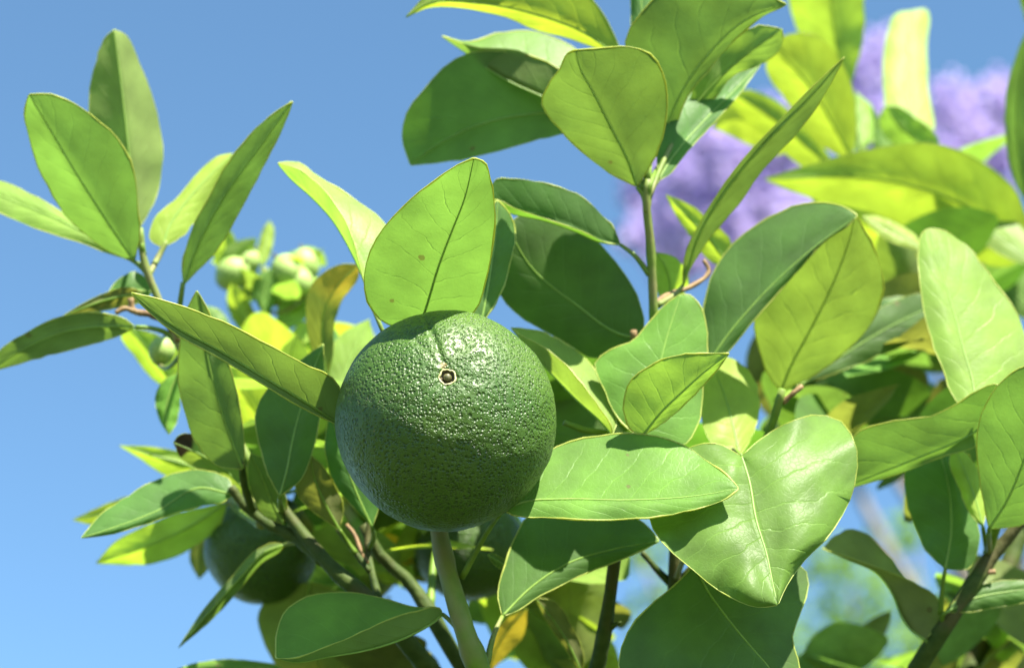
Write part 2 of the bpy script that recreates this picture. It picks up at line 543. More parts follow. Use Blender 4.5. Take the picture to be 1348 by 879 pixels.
def stem(name, pts, r0, r1, mat='stem', n=26, sides=12, rough=0.08):
    """pts: (px, py, z cm); radii in mm"""
    cc = catmull(pts, n)
    P = [at(*q) for q in cc]
    rad = []
    for i in range(n):
        t = i / (n - 1)
        rr = (r0 + (r1 - r0) * t) / 1000
        rr *= 1 + rough * 2 * noise.noise(Vector((i * 0.45, pts[0][0], 2.0)))
        if n >= 18:
            rr *= 1 + 0.20 * math.exp(-(((i * 0.92 + pts[0][0]) % 8 - 4) / 0.75) ** 2)
        rad.append(rr)
    v, f = tube_data(P, rad, sides)
    org = P[0].copy()
    o = mesh_obj(name, [p - org for p in v], f, M[mat], tree)
    o.location = org - TL
    return o


# --- shoots and branches (pixel x, pixel y, depth)
FORK = (760, 1500, 16)
stem('fruit_stalk', [(581, 617, 3.3), (578, 640, 3.7), (577, 690, 3.2), (586, 740, 2.4), (600, 790, 1.8), (617, 845, 1.4), (634, 890, 1.6), (690, 1100, 6), (745, 1380, 14), FORK], 2.75, 6.6, n=60, rough=0.06)
stem('branch', [(366, 660, 8), (400, 704, 7.2), (440, 750, 6.5), (490, 792, 6.2), (540, 850, 6.2), (575, 895, 6.6), (660, 1080, 10), (742, 1350, 15), FORK], 2.0, 7.6, 'bark', n=46)
stem('branch', [(478, 690, 9), (500, 730, 9), (538, 765, 9), (564, 802, 8.6), (590, 848, 8.4), (616, 890, 8.6), (690, 1150, 12), FORK], 2.0, 7.0, 'bark', n=40)
stem('branch', [(812, 720, 5.5), (808, 745, 5.5), (803, 785, 5.8), (794, 840, 6), (784, 890, 6.4), (775, 1150, 12), FORK], 2.1, 7.0, 'bark', n=40)
stem('branch', [(889, 700, 8), (888, 745, 8), (890, 800, 8.5), (880, 900, 9), (810, 1180, 13), FORK], 2.2, 6.0, 'bark', n=34)
stem('twig', [(845, 726, 8), (862, 746, 8), (887, 772, 8.6)], 1.0, 1.6, 'bark', n=12)
stem('branch', [(1352, 672, 9), (1330, 704, 9), (1306, 730, 9), (1278, 772, 8.5), (1250, 815, 8.4), (1212, 872, 8.8), (1180, 930, 9.5), (980, 1250, 14), FORK], 2.3, 8.0, 'bark', n=46)
stem('shoot', [(1312, 640, 7), (1312, 690, 8), (1300, 728, 9)], 1.1, 2.0, 'stem', n=14)
stem('shoot', [(853, 236, 6), (851, 262, 6.0), (856, 320, 6.2), (860, 400, 6.4), (862, 470, 6.6), (850, 570, 6.4), (830, 660, 6.2), (812, 722, 5.6)], 1.5, 2.2, n=40)
stem('twig', [(862, 560, 4), (850, 600, 5), (835, 650, 6.1)], 1.3, 1.7, n=12)
stem('twig', [(742, 556, 4.5), (770, 566, 4.6), (806, 572, 4.8), (838, 590, 5.6), (843, 610, 6.2)], 1.1, 1.5, n=16)
stem('shoot', [(184, 300, 9), (190, 345, 9), (206, 388, 9), (230, 440, 9), (262, 500, 9), (300, 560, 8.8), (330, 610, 8.5), (366, 662, 8)], 1.3, 2.3, n=34)
stem('twig', [(219, 318, 10), (205, 345, 9.6), (196, 362, 9)], 1.1, 1.2, n=12)
stem('twig', [(241, 372, 8), (237, 400, 8.2), (233, 430, 8.8), (240, 462, 9)], 1.0, 1.3, n=14)
stem('dried_twig', [(172, 392, 8.8), (175, 408, 8.8), (200, 414, 8.8), (220, 426, 8.9), (236, 448, 9)], 1.1, 1.5, 'brown', n=18, rough=0.3)
stem('dried_twig', [(152, 412, 8.6), (164, 406, 8.7), (178, 410, 8.8)], 0.9, 1.2, 'brown', n=10, rough=0.3)
stem('branch', [(304, 640, 8), (318, 660, 8), (345, 684, 8), (390, 708, 7.6), (426, 738, 6.8)], 1.6, 2.6, 'bark', n=22, rough=0.16)
stem('shoot', [(318, 606, 6), (322, 640, 7), (333, 672, 8)], 1.2, 1.7, 'bark', n=12)
stem('twig', [(488, 676, 8.4), (484, 720, 8), (488, 745, 7.4), (500, 792, 6.6)], 1.1, 1.5, 'bark', n=16)
stem('twig', [(444, 696, 8), (470, 730, 7.5), (487, 752, 7.2)], 0.9, 1.2, 'bark', n=12)
stem('dried_twig', [(456, 690, 8.6), (466, 702, 8.4), (474, 722, 8), (484, 742, 7.4)], 0.7, 1.0, 'brown', n=12, rough=0.4)
stem('dried_twig', [(926, 342, 9), (933, 355, 9), (906, 379, 8.4), (884, 386, 8), (862, 400, 6.6)], 0.75, 1.1, 'brown', n=18, rough=0.3)
stem('twig', [(1030, 512, 5), (1016, 560, 5.4), (1000, 600, 6), (960, 690, 7), (892, 770, 8.3)], 1.5, 2.0, n=22)
stem('dried_twig', [(1056, 508, 5.2), (1046, 516, 5.1), (1030, 530, 5.2)], 0.9, 1.1, 'brown', n=10, rough=0.35)
stem('dried_twig', [(1310, 752, 8.6), (1297, 754, 8.6), (1286, 762, 8.6)], 1.2, 0.9, 'brown', n=10, rough=0.4)
stem('dried_twig', [(834, 435, 7.5), (835, 448, 7.6), (845, 480, 7.5), (860, 500, 6.6)], 1.25, 0.9, 'brown', n=12, rough=0.3)
stem('thorn', [(818, 818, 5.6), (806, 824, 5.8), (798, 830, 6)], 0.3, 1.9, 'bark', n=8)
# the shoot with young fruit
stem('shoot', [(348, 352, 26), (350, 395, 26), (352, 440, 26), (365, 500, 24), (400, 580, 20), (450, 660, 14), (500, 735, 9.2)], 1.8, 2.4, n=30)
stem('dried_twig', [(320, 400, 26), (332, 416, 26), (340, 424, 26), (353, 446, 26)], 2.0, 2.2, 'brown', n=12, rough=0.4)
stem('trunk', [(760, 1440, 16), (758, 1500, 16), (764, 1700, 16.5), (770, 2400, 17.5)], 13, 20, 'trunk', n=16, sides=16)
P0 = at(770, 2390, 17.5)
tp = [P0 + Vector((0, 0, 0.01)), P0 + Vector((0.01, 0.02, -0.3)), Vector((P0.x + 0.02, P0.y + 0.05, 0.35)), Vector((P0.x + 0.02, P0.y + 0.06, 0.0)), Vector((P0.x + 0.02, P0.y + 0.06, -0.1))]
cc = catmull([tuple(p) for p in tp], 20)
v, f = tube_data([Vector(c) for c in cc], [0.021 + 0.02 * (i / 19) ** 2 for i in range(20)], 16)
o = mesh_obj('trunk', [p - TL for p in v], f, M['trunk'], tree)

# --- leaves traced one by one ---------------------------------------------------
# around the large orange
leaf('mid', 'D', 1.8, 0.0, -0.80, 0.25, 0.25,
     [(554, 426), (560, 408), (579, 346), (595, 304), (611, 263), (624, 208)],
     [(512, 428), (490, 409), (479, 371), (487, 333), (506, 298), (531, 271), (563, 245), (595, 221)],
     [(602, 424), (626, 408), (639, 371), (647, 330), (652, 288), (650, 263), (646, 234), (636, 212)],
     pet=[(553, 434, 2.2), (556, 455, 3.2), (562, 490, 3.8), (577, 570, 4.3), (580, 640, 3.6)], rim=1.4, label='broad leaf standing upright behind the large orange')
leaf('yng', 'U', 3.6, 0.12, 0.6, 0.6, -1.2,
     [(492, 408), (477, 364), (455, 318), (436, 288), (410, 260), (381, 234), (365, 215)],
     [(528, 372), (522, 320), (500, 287), (467, 263), (420, 233), (388, 213)],
     [(482, 380), (475, 355), (467, 323), (455, 291), (439, 266), (420, 244), (394, 224)],
     pet=[(530, 500, 3.8), (577, 640, 3.6)], rim=1.2)
leaf('mat', 'U', 3.8, 0.4, 0.25, 0.2, 0.2,
     [(632, 432), (640, 390), (648, 340), (653, 300), (655, 263)],
     [(612, 420), (610, 380), (618, 330), (634, 285)],
     [(641, 416), (652, 400), (665, 371), (674, 333), (678, 307), (671, 282)],
     pet=[(615, 520, 4.2), (582, 660, 3.6)], rim=1.5)
leaf('mid', 'D', 1.4, 0.10, -0.55, 0.0, -0.35,
     [(462, 568), (400, 528), (341, 493), (290, 462), (225, 427), (171, 385)],
     [(450, 520), (442, 502), (406, 481), (341, 447), (307, 430), (256, 408), (218, 396), (190, 389)],
     [(450, 562), (400, 538), (341, 503), (290, 472), (225, 435), (191, 406)],
     pet=[(500, 620, 3.5), (576, 690, 3.6)], rim=1.3, label='long leaf pointing out from the side of the large orange')
leaf('mid', 'U', -0.2, -0.04, 0.82, 0.15, 0.1,
     [(662, 671), (691, 660), (736, 657), (831, 658), (911, 653), (973, 643)],
     [(690, 620), (726, 592), (758, 579), (793, 573), (831, 570), (863, 574), (901, 587), (933, 608), (962, 630)],
     [(672, 676), (720, 681), (783, 684), (844, 682), (888, 676), (927, 667), (959, 654)],
     pet=[(648, 690, 1.2), (608, 760, 2.2)], rim=1.5, puck=0.12, bulge=0.10, label='pale leaf with clear side veins reaching out beside the large orange')
leaf('mid', 'U', 2.0, 0.1, 0.75, 1.2, -0.9,
     [(583, 808), (570, 819), (552, 830), (521, 844), (480, 856), (433, 864), (384, 871), (363, 866)],
     [(575, 800), (552, 800), (508, 788), (465, 780), (430, 780), (399, 786), (374, 806), (364, 838)],
     [(580, 801), (552, 803), (508, 817), (465, 836), (424, 853), (384, 866)],
     pet=[(598, 822, 1.6), (615, 848, 1.4)], rim=1.2, label='leaf folded along its midrib below the large orange')
leaf('mat', 'U', 3.0, 0.05, 0.55, 0.3, 0.15,
     [(661, 811), (700, 772), (750, 740), (810, 722), (868, 712)],
     [(655, 780), (663, 748), (676, 712), (695, 678), (750, 660), (820, 672), (855, 695)],
     [(678, 805), (708, 786), (737, 771), (776, 752), (808, 740), (845, 724)],
     pet=[(650, 835, 2.2), (641, 872, 1.6)], rim=1.4)
leaf('mid', 'U', 2.0, -0.05, 0.70, -0.05, 0.9,
     [(976, 600), (986, 632), (995, 683), (1009, 729), (1018, 771), (1024, 796)],
     [(940, 583), (905, 590), (872, 620), (853, 658), (857, 690), (880, 722), (915, 752), (960, 785), (1000, 799)],
     [(1005, 575), (1036, 557), (1082, 546), (1113, 559), (1127, 590), (1126, 633), (1113, 671), (1090, 706), (1059, 737), (1036, 770)],
     pet=[(968, 592, 4.2), (972, 640, 6.2)], rim=0.95, rib=1.25, wav=3.0, puck=0.9, bulge=0.50, label='broad heart shaped leaf with sunken midrib and pale margin')
leaf('mat', 'U', 2.5, 0.25, 0.55, 0.2, 0.3,
     [(915, 742), (928, 771), (955, 810), (993, 856), (1013, 879), (1030, 930)],
     [(890, 768), (862, 791), (835, 818), (820, 845), (815, 885), (850, 930), (950, 960)],
     [(985, 720), (1040, 735), (1064, 758), (1059, 791), (1047, 825), (1042, 841), (1052, 872), (1052, 910)],
     pet=[(905, 735, 4.5), (890, 760, 8)], rim=1.3, puck=0.2, bulge=0.15, label='dark leaf hanging under the heart shaped leaf')
leaf('yng', 'D', 1.9, 0.05, -0.36, 0.1, 0.15,
     [(847, 572), (869, 544), (895, 519), (927, 490), (960, 465)],
     [(834, 568), (822, 547), (822, 522), (831, 500), (857, 480), (888, 468), (927, 465)],
     [(863, 563), (895, 538), (924, 509), (946, 484)],
     pet=[(848, 590, 3.5), (846, 606, 5.6)], rim=1.4)
leaf('yng', 'U', 3.6, 0.1, 0.72, 0.6, -1.1,
     [(806, 573), (793, 557), (758, 525), (726, 492), (697, 462), (672, 431)],
     [(811, 560), (806, 528), (790, 496), (767, 468), (739, 449), (710, 436)],
     [(806, 566), (790, 538), (767, 506), (745, 480), (713, 455), (681, 438)],
     pet=[(806, 580, 4.2), (812, 584, 4.8)], rim=1.3)
leaf('mid', 'U', 3.6, 0.05, 0.45, 0.25, 0.2,
     [(845, 578), (860, 520), (876, 450), (896, 387)],
     [(818, 556), (794, 510), (783, 478), (806, 459), (829, 451), (853, 427), (877, 400)],
     [(905, 582), (918, 560), (927, 506), (931, 450), (925, 410), (910, 389)],
     pet=[(846, 588, 4.6), (848, 600, 6)], rim=1.3)
leaf('mat', 'U', 8.0, 0.0, 0.02, 0.3, 0.3,
     [(846, 446), (817, 440), (760, 402), (700, 352), (666, 296)],
     [(820, 468), (779, 471), (740, 448), (696, 424), (662, 395), (650, 340)],
     [(848, 425), (841, 395), (817, 353), (788, 319), (740, 290), (695, 280)],
     pet=[(855, 450, 7.4), (861, 462, 6.6)], rim=0.8, label='large dark leaf behind the large orange with small light flecks')
leaf('mat', 'U', 6.6, 0.0, -0.05, 0.2, -0.5,
     [(817, 322), (788, 318), (758, 305), (714, 290), (670, 280), (640, 262)],
     [(808, 300), (794, 285), (764, 258), (729, 244), (684, 236), (652, 237)],
     [(800, 320), (770, 306), (725, 290), (680, 275), (650, 262)],
     pet=[(835, 336, 6.4), (855, 362, 6.3)], rim=0.7)

# the shoot above with leaves against the sky
leaf('mid', 'D', 6.0, 0.0, -0.55, 0.3, 0.3,
     [(838, 246), (828, 215), (806, 172), (780, 121), (764, 92), (757, 66)],
     [(800, 226), (774, 207), (742, 175), (713, 131), (722, 110), (736, 92), (748, 70)],
     [(857, 217), (873, 178), (878, 127), (869, 86), (850, 68), (831, 62), (787, 64)],
     pet=[(846, 256, 6), (851, 280, 6)], rim=1.5, label='leaf with a blunt curled tip on the shoot above')
leaf('mid', 'D', 8.6, 0.0, -0.3, 0.2, 0.2,
     [(868, 216), (884, 150), (930, 75), (985, 25), (1036, 6)],
     [(846, 150), (824, 80), (824, 50), (840, 22), (866, -6), (930, -26), (1000, -12)],
     [(886, 178), (905, 127), (934, 92), (969, 51), (1008, 20)],
     pet=[(858, 236, 6.2), (852, 262, 6)], rim=1.4)
leaf('mat', 'U', 6.8, 0.4, 0.5, 0.3, -0.2,
     [(866, 238), (886, 206), (928, 158), (968, 118), (1010, 73)],
     [(866, 190), (886, 130), (930, 90), (980, 68)],
     [(878, 232), (902, 203), (934, 168), (972, 126)],
     pet=[(858, 250, 6.4), (852, 275, 6)], rim=0.9)
leaf('mid', 'D', 8.0, 0.1, -0.5, 0.1, 0.1,
     [(899, 376), (920, 310), (960, 245), (1015, 180), (1070, 125), (1113, 74)],
     [(900, 345), (931, 277), (978, 210), (1023, 162), (1068, 116)],
     [(908, 356), (945, 300), (972, 270), (1007, 220), (1052, 172), (1087, 122)],
     pet=[(892, 384, 7.6), (866, 402, 6.6)], rim=1.0)
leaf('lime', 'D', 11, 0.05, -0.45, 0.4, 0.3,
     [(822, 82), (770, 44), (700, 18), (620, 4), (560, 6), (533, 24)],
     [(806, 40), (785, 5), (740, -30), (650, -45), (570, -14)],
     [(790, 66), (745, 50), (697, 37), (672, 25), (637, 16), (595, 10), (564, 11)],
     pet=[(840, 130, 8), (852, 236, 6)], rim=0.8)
leaf('mid', 'U', 9.5, 0.1, 0.6, 0.7, -0.8,
     [(800, 160), (756, 146), (713, 127), (660, 102), (610, 68), (581, 48)],
     [(790, 110), (765, 70), (735, 52), (697, 41), (659, 43), (620, 55)],
     [(780, 120), (739, 92), (717, 80), (678, 66), (624, 62)],
     pet=[(830, 210, 7), (850, 250, 6)], rim=1.6)
leaf('mat', 'D', 10.5, 0.0, -0.2, 0.25, -0.3,
     [(800, 178), (750, 150), (690, 152), (630, 165), (570, 195), (540, 218)],
     [(770, 110), (700, 78), (640, 66), (605, 74), (564, 111), (535, 150), (529, 180)],
     [(780, 172), (736, 177), (691, 189), (643, 202), (596, 212)],
     pet=[(830, 225, 7.5), (850, 260, 6)], rim=0.8)
leaf('yng', 'D', 9.0, 0.2, -0.3, 0.2, 0.2,
     [(905, 150), (945, 105), (985, 70), (1030, 38)],
     [(915, 110), (955, 62), (1000, 34)], [(930, 140), (968, 98), (1004, 84), (1030, 58)],
     pet=[(870, 220, 7), (853, 262, 6.1)], rim=0.8)
leaf('mat', 'U', 10.0, 0.2, 0.3, 0.2, 0.2,
     [(852, 90), (846, 40), (844, 0), (842, -60)], [(835, 60), (830, 10), (832, -30)], [(865, 60), (864, 10), (856, -30)],
     pet=[(856, 170, 8), (853, 245, 6.2)], rim=0.8)

# upper left shoot
leaf('mid', 'D', 9.0, -0.05, -0.5, 0.55, 0.25,
     [(177, 345), (137, 286), (102, 232), (68, 175), (38, 124)],
     [(150, 334), (96, 294), (68, 255), (43, 198), (33, 140)],
     [(184, 310), (181, 266), (174, 218), (147, 174), (113, 147), (68, 124)],
     pet=[(186, 352, 9), (198, 368, 9)], rim=1.2, label='young leaf with dark specked tip at the end of a side shoot')
leaf('yng', 'D', 11.5, 0.1, 0.05, 0.45, 1.2,
     [(184, 300), (172, 220), (165, 160), (158, 100), (150, 39)],
     [(150, 255), (122, 190), (117, 140), (126, 85), (140, 48)],
     [(196, 280), (209, 245), (214, 195), (204, 140), (182, 80), (162, 44)],
     pet=[(186, 316, 9.2), (189, 336, 9)], rim=0.9)
leaf('yng', 'U', 9.4, 0.1, 0.7, 0.2, 0.1,
     [(172, 342), (110, 306), (50, 278), (0, 258), (-45, 236)],
     [(145, 316), (100, 290), (60, 266), (0, 239)], [(150, 336), (110, 321), (50, 301), (0, 280)],
     pet=[(186, 350, 9.2), (196, 364, 9)], rim=1.0)
leaf('mid', 'D', 8.4, 0.1, -0.3, 0.1, 0.1,
     [(241, 376), (262, 320), (300, 252), (345, 190), (386, 133)],
     [(240, 350), (251, 308), (280, 250), (318, 190), (362, 148)],
     [(252, 364), (282, 333), (316, 278), (346, 220), (376, 160)], rim=1.2)
leaf('lime', 'U', 10.2, 0.3, 0.45, 0.3, 0.2,
     [(214, 326), (222, 300), (248, 262), (280, 228), (307, 202)],
     [(198, 316), (202, 290), (232, 262), (268, 220), (292, 204)],
     [(236, 314), (264, 282), (290, 236)], pet=[(211, 334, 10), (203, 348, 9.4)], rim=0.8)
leaf('mid', 'D', 8.6, -0.05, -0.4, 0.1, 0.1,
     [(178, 430), (130, 430), (80, 438), (30, 460), (-14, 490)],
     [(165, 420), (130, 412), (80, 417), (40, 435), (0, 462)],
     [(160, 440), (120, 453), (70, 466), (20, 480)],
     pet=[(200, 432, 8.8), (222, 440, 9), (236, 456, 9)], rim=1.2)
leaf('mat', 'U', 10.4, 0.1, 0.5, 0.1, 0.1,
     [(200, 384), (172, 382), (140, 394), (112, 412)], [(190, 364), (178, 358), (156, 368), (138, 390)], [(190, 396), (160, 402), (130, 410)], rim=0.8)
leaf('olive', 'D', 9.6, 0.1, -0.3, 0.1, 0.1,
     [(192, 386), (150, 392), (110, 405), (78, 419)], [(168, 378), (140, 385), (108, 400)], [(175, 400), (140, 408), (105, 415)], rim=0.8)
leaf('lime', 'D', 17, 0.1, -0.4, 0.2, 0.2,
     [(170, 430), (190, 455), (212, 485), (238, 520)], [(160, 440), (178, 470), (205, 502)], [(205, 440), (235, 462), (248, 500)], rim=0.6)
leaf('mid', 'U', 12, 0.2, 0.2, 0.2, 0.2,
     [(236, 490), (224, 515), (218, 545), (222, 572)], [(216, 500), (205, 520), (210, 552)], [(238, 512), (236, 540), (230, 562)],
     pet=[(246, 480, 10.5), (252, 484, 9.2)], rim=0.6)
# middle left
leaf('mid', 'D', 6.0, 0.05, -0.25, 0.6, 0.1,
     [(320, 618), (298, 560), (280, 500), (268, 440), (259, 382)],
     [(285, 612), (255, 575), (240, 530), (234, 490), (238, 445), (247, 405)],
     [(322, 592), (318, 550), (308, 500), (290, 450), (270, 400)], rim=1.0)
leaf('mat', 'U', 5.0, 0.1, 0.3, 0.2, 0.2,
     [(368, 653), (376, 625), (386, 575), (404, 510), (426, 452)],
     [(352, 622), (342, 588), (336, 545), (350, 515), (395, 475)],
     [(395, 632), (412, 590), (420, 555), (426, 500)],
     pet=[(368, 660, 6), (372, 672, 7.6)], rim=0.9)
leaf('brtip', 'D', 9.4, 0.1, -0.3, 0.2, 0.2,
     [(332, 655), (300, 622), (268, 600), (228, 582)], [(330, 610), (295, 584), (258, 571), (236, 572)], [(300, 645), (270, 622), (238, 602)],
     pet=[(336, 664, 8.6), (342, 680, 8)], rim=0.5, label='leaf with a scorched brown tip')
leaf('mid', 'D', 7.6, 0.1, -0.3, 0.2, 0.2,
     [(374, 690), (358, 660), (345, 628), (330, 596)], [(350, 680), (332, 650), (326, 615)], [(378, 668), (368, 630), (348, 604)], rim=0.6)
leaf('mat', 'U', 6.0, 0.3, 0.1, 0.2, 0.2,
     [(490, 694), (470, 650), (452, 600), (434, 542)], [(466, 668), (440, 635), (428, 592)], [(500, 660), (490, 600), (460, 550)],
     pet=[(492, 706, 7), (487, 720, 7.8)], rim=0.6)
leaf('olive', 'D', 7.0, 0.1, -0.3, 0.15, 0.2,
     [(447, 697), (428, 662), (414, 630), (408, 597)], [(419, 678), (392, 652), (392, 620)], [(452, 668), (442, 640), (427, 615)],
     pet=[(456, 712, 7.4), (468, 728, 7.5)], rim=1.0)
leaf('mat', 'U', 8.0, 0.1, 0.7, 0.15, 0.15,
     [(306, 651), (262, 642), (207, 672), (150, 694), (106, 708)],
     [(304, 634), (281, 621), (246, 619), (211, 629), (169, 652), (134, 676)],
     [(295, 660), (273, 664), (234, 674), (184, 692), (146, 703)],
     pet=[(314, 660, 8), (322, 664, 8)], rim=0.8, label='dark leaf over bright backlit leaves on the lowest side shoot')
leaf('lime', 'D', 17, 0.1, -0.35, 0.1, 0.2,
     [(290, 640), (248, 612), (205, 600), (156, 586)], [(270, 615), (245, 598), (200, 588)], [(262, 634), (215, 624), (182, 602)], rim=0.5)
leaf('lime', 'D', 17, 0.1, -0.35, 0.1, 0.2,
     [(225, 650), (180, 664), (140, 676), (95, 684)], [(195, 648), (165, 654), (128, 668)], [(200, 676), (150, 684), (122, 690)], rim=0.5)
leaf('lime', 'D', 15, 0.1, -0.45, 0.2, 0.2,
     [(300, 660), (255, 690), (200, 716), (126, 741)], [(272, 666), (225, 678), (184, 695), (149, 715)], [(290, 690), (250, 722), (200, 742), (165, 743)],
     pet=[(312, 662, 12), (325, 668, 8.2)], rim=0.6)
leaf('olive', 'D', 20, 0.1, -0.2, 0.1, 0.1,
     [(290, 660), (272, 690), (262, 725), (262, 762)], [(276, 668), (256, 700), (250, 738)], [(300, 690), (284, 726), (272, 752)], rim=0.5)
leaf('mid', 'D', 8.2, -0.1, -0.35, 0.6, 0.5,
     [(374, 717), (350, 726), (316, 760), (276, 805), (234, 853)],
     [(366, 714), (340, 722), (306, 758), (268, 802)], [(370, 724), (348, 738), (318, 772), (280, 814)],
     pet=[(388, 714, 7.8), (400, 716, 7.4)], rim=0.8)
leaf('mid', 'D', 21, 0.0, -0.3, 0.2, 0.2,
     [(490, 780), (450, 770), (415, 775), (382, 800)], [(450, 738), (415, 735), (380, 760)], [(460, 800), (420, 800), (385, 800)], rim=0.5)
leaf('yel', 'D', 16, 0.0, -0.35, 0.2, 0.2,
     [(408, 765), (404, 800), (412, 850), (430, 905)], [(362, 780), (340, 805), (350, 850), (380, 895)], [(450, 780), (475, 820), (470, 865), (450, 900)], rim=0.6)
leaf('mid', 'U', 12, 0.0, 0.5, 0.2, 0.2,
     [(390, 900), (340, 885), (290, 886), (225, 884)], [(370, 878), (330, 869), (285, 868), (245, 876)], [(350, 910), (300, 908), (250, 900)], rim=0.8)

# the far shoot with young fruit
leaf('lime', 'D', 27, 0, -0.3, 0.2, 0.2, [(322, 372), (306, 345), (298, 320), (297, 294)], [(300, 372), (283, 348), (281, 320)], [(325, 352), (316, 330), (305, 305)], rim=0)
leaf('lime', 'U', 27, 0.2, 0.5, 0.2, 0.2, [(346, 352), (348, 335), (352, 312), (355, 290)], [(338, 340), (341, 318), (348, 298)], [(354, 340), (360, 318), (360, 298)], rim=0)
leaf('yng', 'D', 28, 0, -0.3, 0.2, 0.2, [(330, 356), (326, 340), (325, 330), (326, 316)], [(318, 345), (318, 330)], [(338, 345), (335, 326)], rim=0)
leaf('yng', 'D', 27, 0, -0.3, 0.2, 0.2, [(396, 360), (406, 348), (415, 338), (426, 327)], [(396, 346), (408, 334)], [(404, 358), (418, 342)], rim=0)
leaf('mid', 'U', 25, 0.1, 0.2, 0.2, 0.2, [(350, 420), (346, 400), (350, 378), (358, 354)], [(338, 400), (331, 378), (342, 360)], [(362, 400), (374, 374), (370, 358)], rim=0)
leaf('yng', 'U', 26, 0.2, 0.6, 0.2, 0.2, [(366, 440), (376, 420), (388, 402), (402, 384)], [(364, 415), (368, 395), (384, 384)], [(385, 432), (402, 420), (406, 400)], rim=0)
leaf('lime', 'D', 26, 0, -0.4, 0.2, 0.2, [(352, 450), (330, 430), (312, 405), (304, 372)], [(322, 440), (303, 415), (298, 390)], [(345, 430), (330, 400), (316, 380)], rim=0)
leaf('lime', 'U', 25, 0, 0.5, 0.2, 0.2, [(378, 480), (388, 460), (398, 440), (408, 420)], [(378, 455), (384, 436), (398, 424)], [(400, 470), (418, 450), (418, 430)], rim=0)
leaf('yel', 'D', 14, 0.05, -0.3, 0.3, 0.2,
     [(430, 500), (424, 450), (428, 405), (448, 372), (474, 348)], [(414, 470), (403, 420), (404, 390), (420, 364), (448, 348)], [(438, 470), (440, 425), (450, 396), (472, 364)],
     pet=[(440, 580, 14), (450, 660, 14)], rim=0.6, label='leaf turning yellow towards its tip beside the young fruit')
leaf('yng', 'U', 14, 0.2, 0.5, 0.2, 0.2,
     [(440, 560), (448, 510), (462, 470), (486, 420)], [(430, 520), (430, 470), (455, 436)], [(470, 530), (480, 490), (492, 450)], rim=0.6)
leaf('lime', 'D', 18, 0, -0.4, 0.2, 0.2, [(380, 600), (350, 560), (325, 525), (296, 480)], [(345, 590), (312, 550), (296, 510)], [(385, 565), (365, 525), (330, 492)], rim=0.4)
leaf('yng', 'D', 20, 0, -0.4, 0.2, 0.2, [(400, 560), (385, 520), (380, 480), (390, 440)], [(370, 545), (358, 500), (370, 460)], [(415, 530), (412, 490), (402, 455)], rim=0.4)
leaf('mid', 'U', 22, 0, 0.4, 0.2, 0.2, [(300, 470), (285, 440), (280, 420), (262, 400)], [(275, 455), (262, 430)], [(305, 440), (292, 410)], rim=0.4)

# right of the orange: big folded and backlit leaves
leaf('mat', 'U', 7.8, -0.1, 0.22, 0.5, 0.1,
     [(925, 492), (950, 452), (1000, 392), (1060, 335), (1129, 284)],
     [(922, 450), (928, 394), (941, 353), (969, 318), (1010, 288), (1044, 272), (1085, 267), (1115, 274)],
     [(945, 478), (962, 459), (993, 421), (1017, 394), (1051, 356), (1085, 318), (1119, 295)],
     pet=[(912, 540, 5.8), (860, 590, 5.9)], rim=1.3, label='large dark leaf with a pale rim crossing a backlit leaf')
leaf('yng', 'D', 12.2, 0.0, -0.5, 0.2, 0.2,
     [(1028, 514), (1042, 480), (1061, 445), (1098, 370), (1121, 305), (1126, 282)],
     [(1015, 500), (1003, 472), (992, 428), (1010, 370), (1060, 310), (1100, 284)],
     [(1060, 500), (1110, 465), (1150, 420), (1163, 375), (1153, 332), (1135, 296)],
     pet=[(1027, 522, 8.6), (1023, 536, 6), (1020, 548, 5.3)], rim=1.4, label='backlit leaf with dark veins showing through')
leaf('mat', 'U', 13.8, 0.1, 0.4, 0.1, 0.1,
     [(1052, 508), (1100, 474), (1160, 436), (1236, 398)], [(1080, 470), (1130, 425), (1175, 398), (1211, 386)], [(1092, 494), (1153, 470), (1210, 441)],
     pet=[(1040, 516, 9), (1027, 530, 5.3)], rim=0.6)
leaf('yng', 'U', 6.2, 0.18, 0.70, 0.2, 0.2,
     [(1284, 550), (1281, 505), (1270, 466), (1253, 401), (1231, 332), (1222, 301)],
     [(1262, 532), (1240, 483), (1223, 436), (1211, 375), (1209, 328), (1213, 308)],
     [(1320, 535), (1350, 480), (1344, 423), (1309, 371), (1266, 319), (1240, 303)],
     pet=[(1296, 590, 7), (1310, 650, 7.2)], rim=1.2, puck=0.16, bulge=0.12, label='pale sunlit leaf standing upright with its tip bent')
leaf('mid', 'D', 5.6, 0.0, -0.45, 0.1, 0.1,
     [(1334, 520), (1287, 566), (1210, 602), (1150, 626), (1096, 648)],
     [(1313, 506), (1266, 527), (1236, 544), (1166, 556), (1128, 570), (1100, 610)],
     [(1318, 565), (1283, 588), (1240, 601), (1188, 622), (1145, 635)],
     pet=[(1345, 560, 5), (1325, 650, 7), (1313, 680, 7.8)], rim=1.1, wav=2.2)
leaf('mid', 'D', 4.5, 0.0, -0.4, 0.2, 0.2,
     [(1302, 696), (1325, 660), (1350, 600), (1372, 540), (1385, 470)],
     [(1293, 650), (1286, 600), (1291, 550), (1307, 516), (1340, 486)],
     [(1345, 690), (1400, 640), (1420, 560), (1405, 500)],
     pet=[(1302, 710, 7), (1302, 728, 9)], rim=1.2)
leaf('mat', 'U', 8.0, 0.1, 0.3, 0.2, 0.2,
     [(1244, 749), (1252, 700), (1250, 650), (1230, 570)],
     [(1222, 728), (1205, 694), (1193, 658), (1191, 628), (1200, 590)],
     [(1275, 748), (1289, 718), (1285, 682), (1268, 640), (1252, 600)],
     pet=[(1241, 770, 8.2), (1238, 808, 8.4)], rim=0.7)
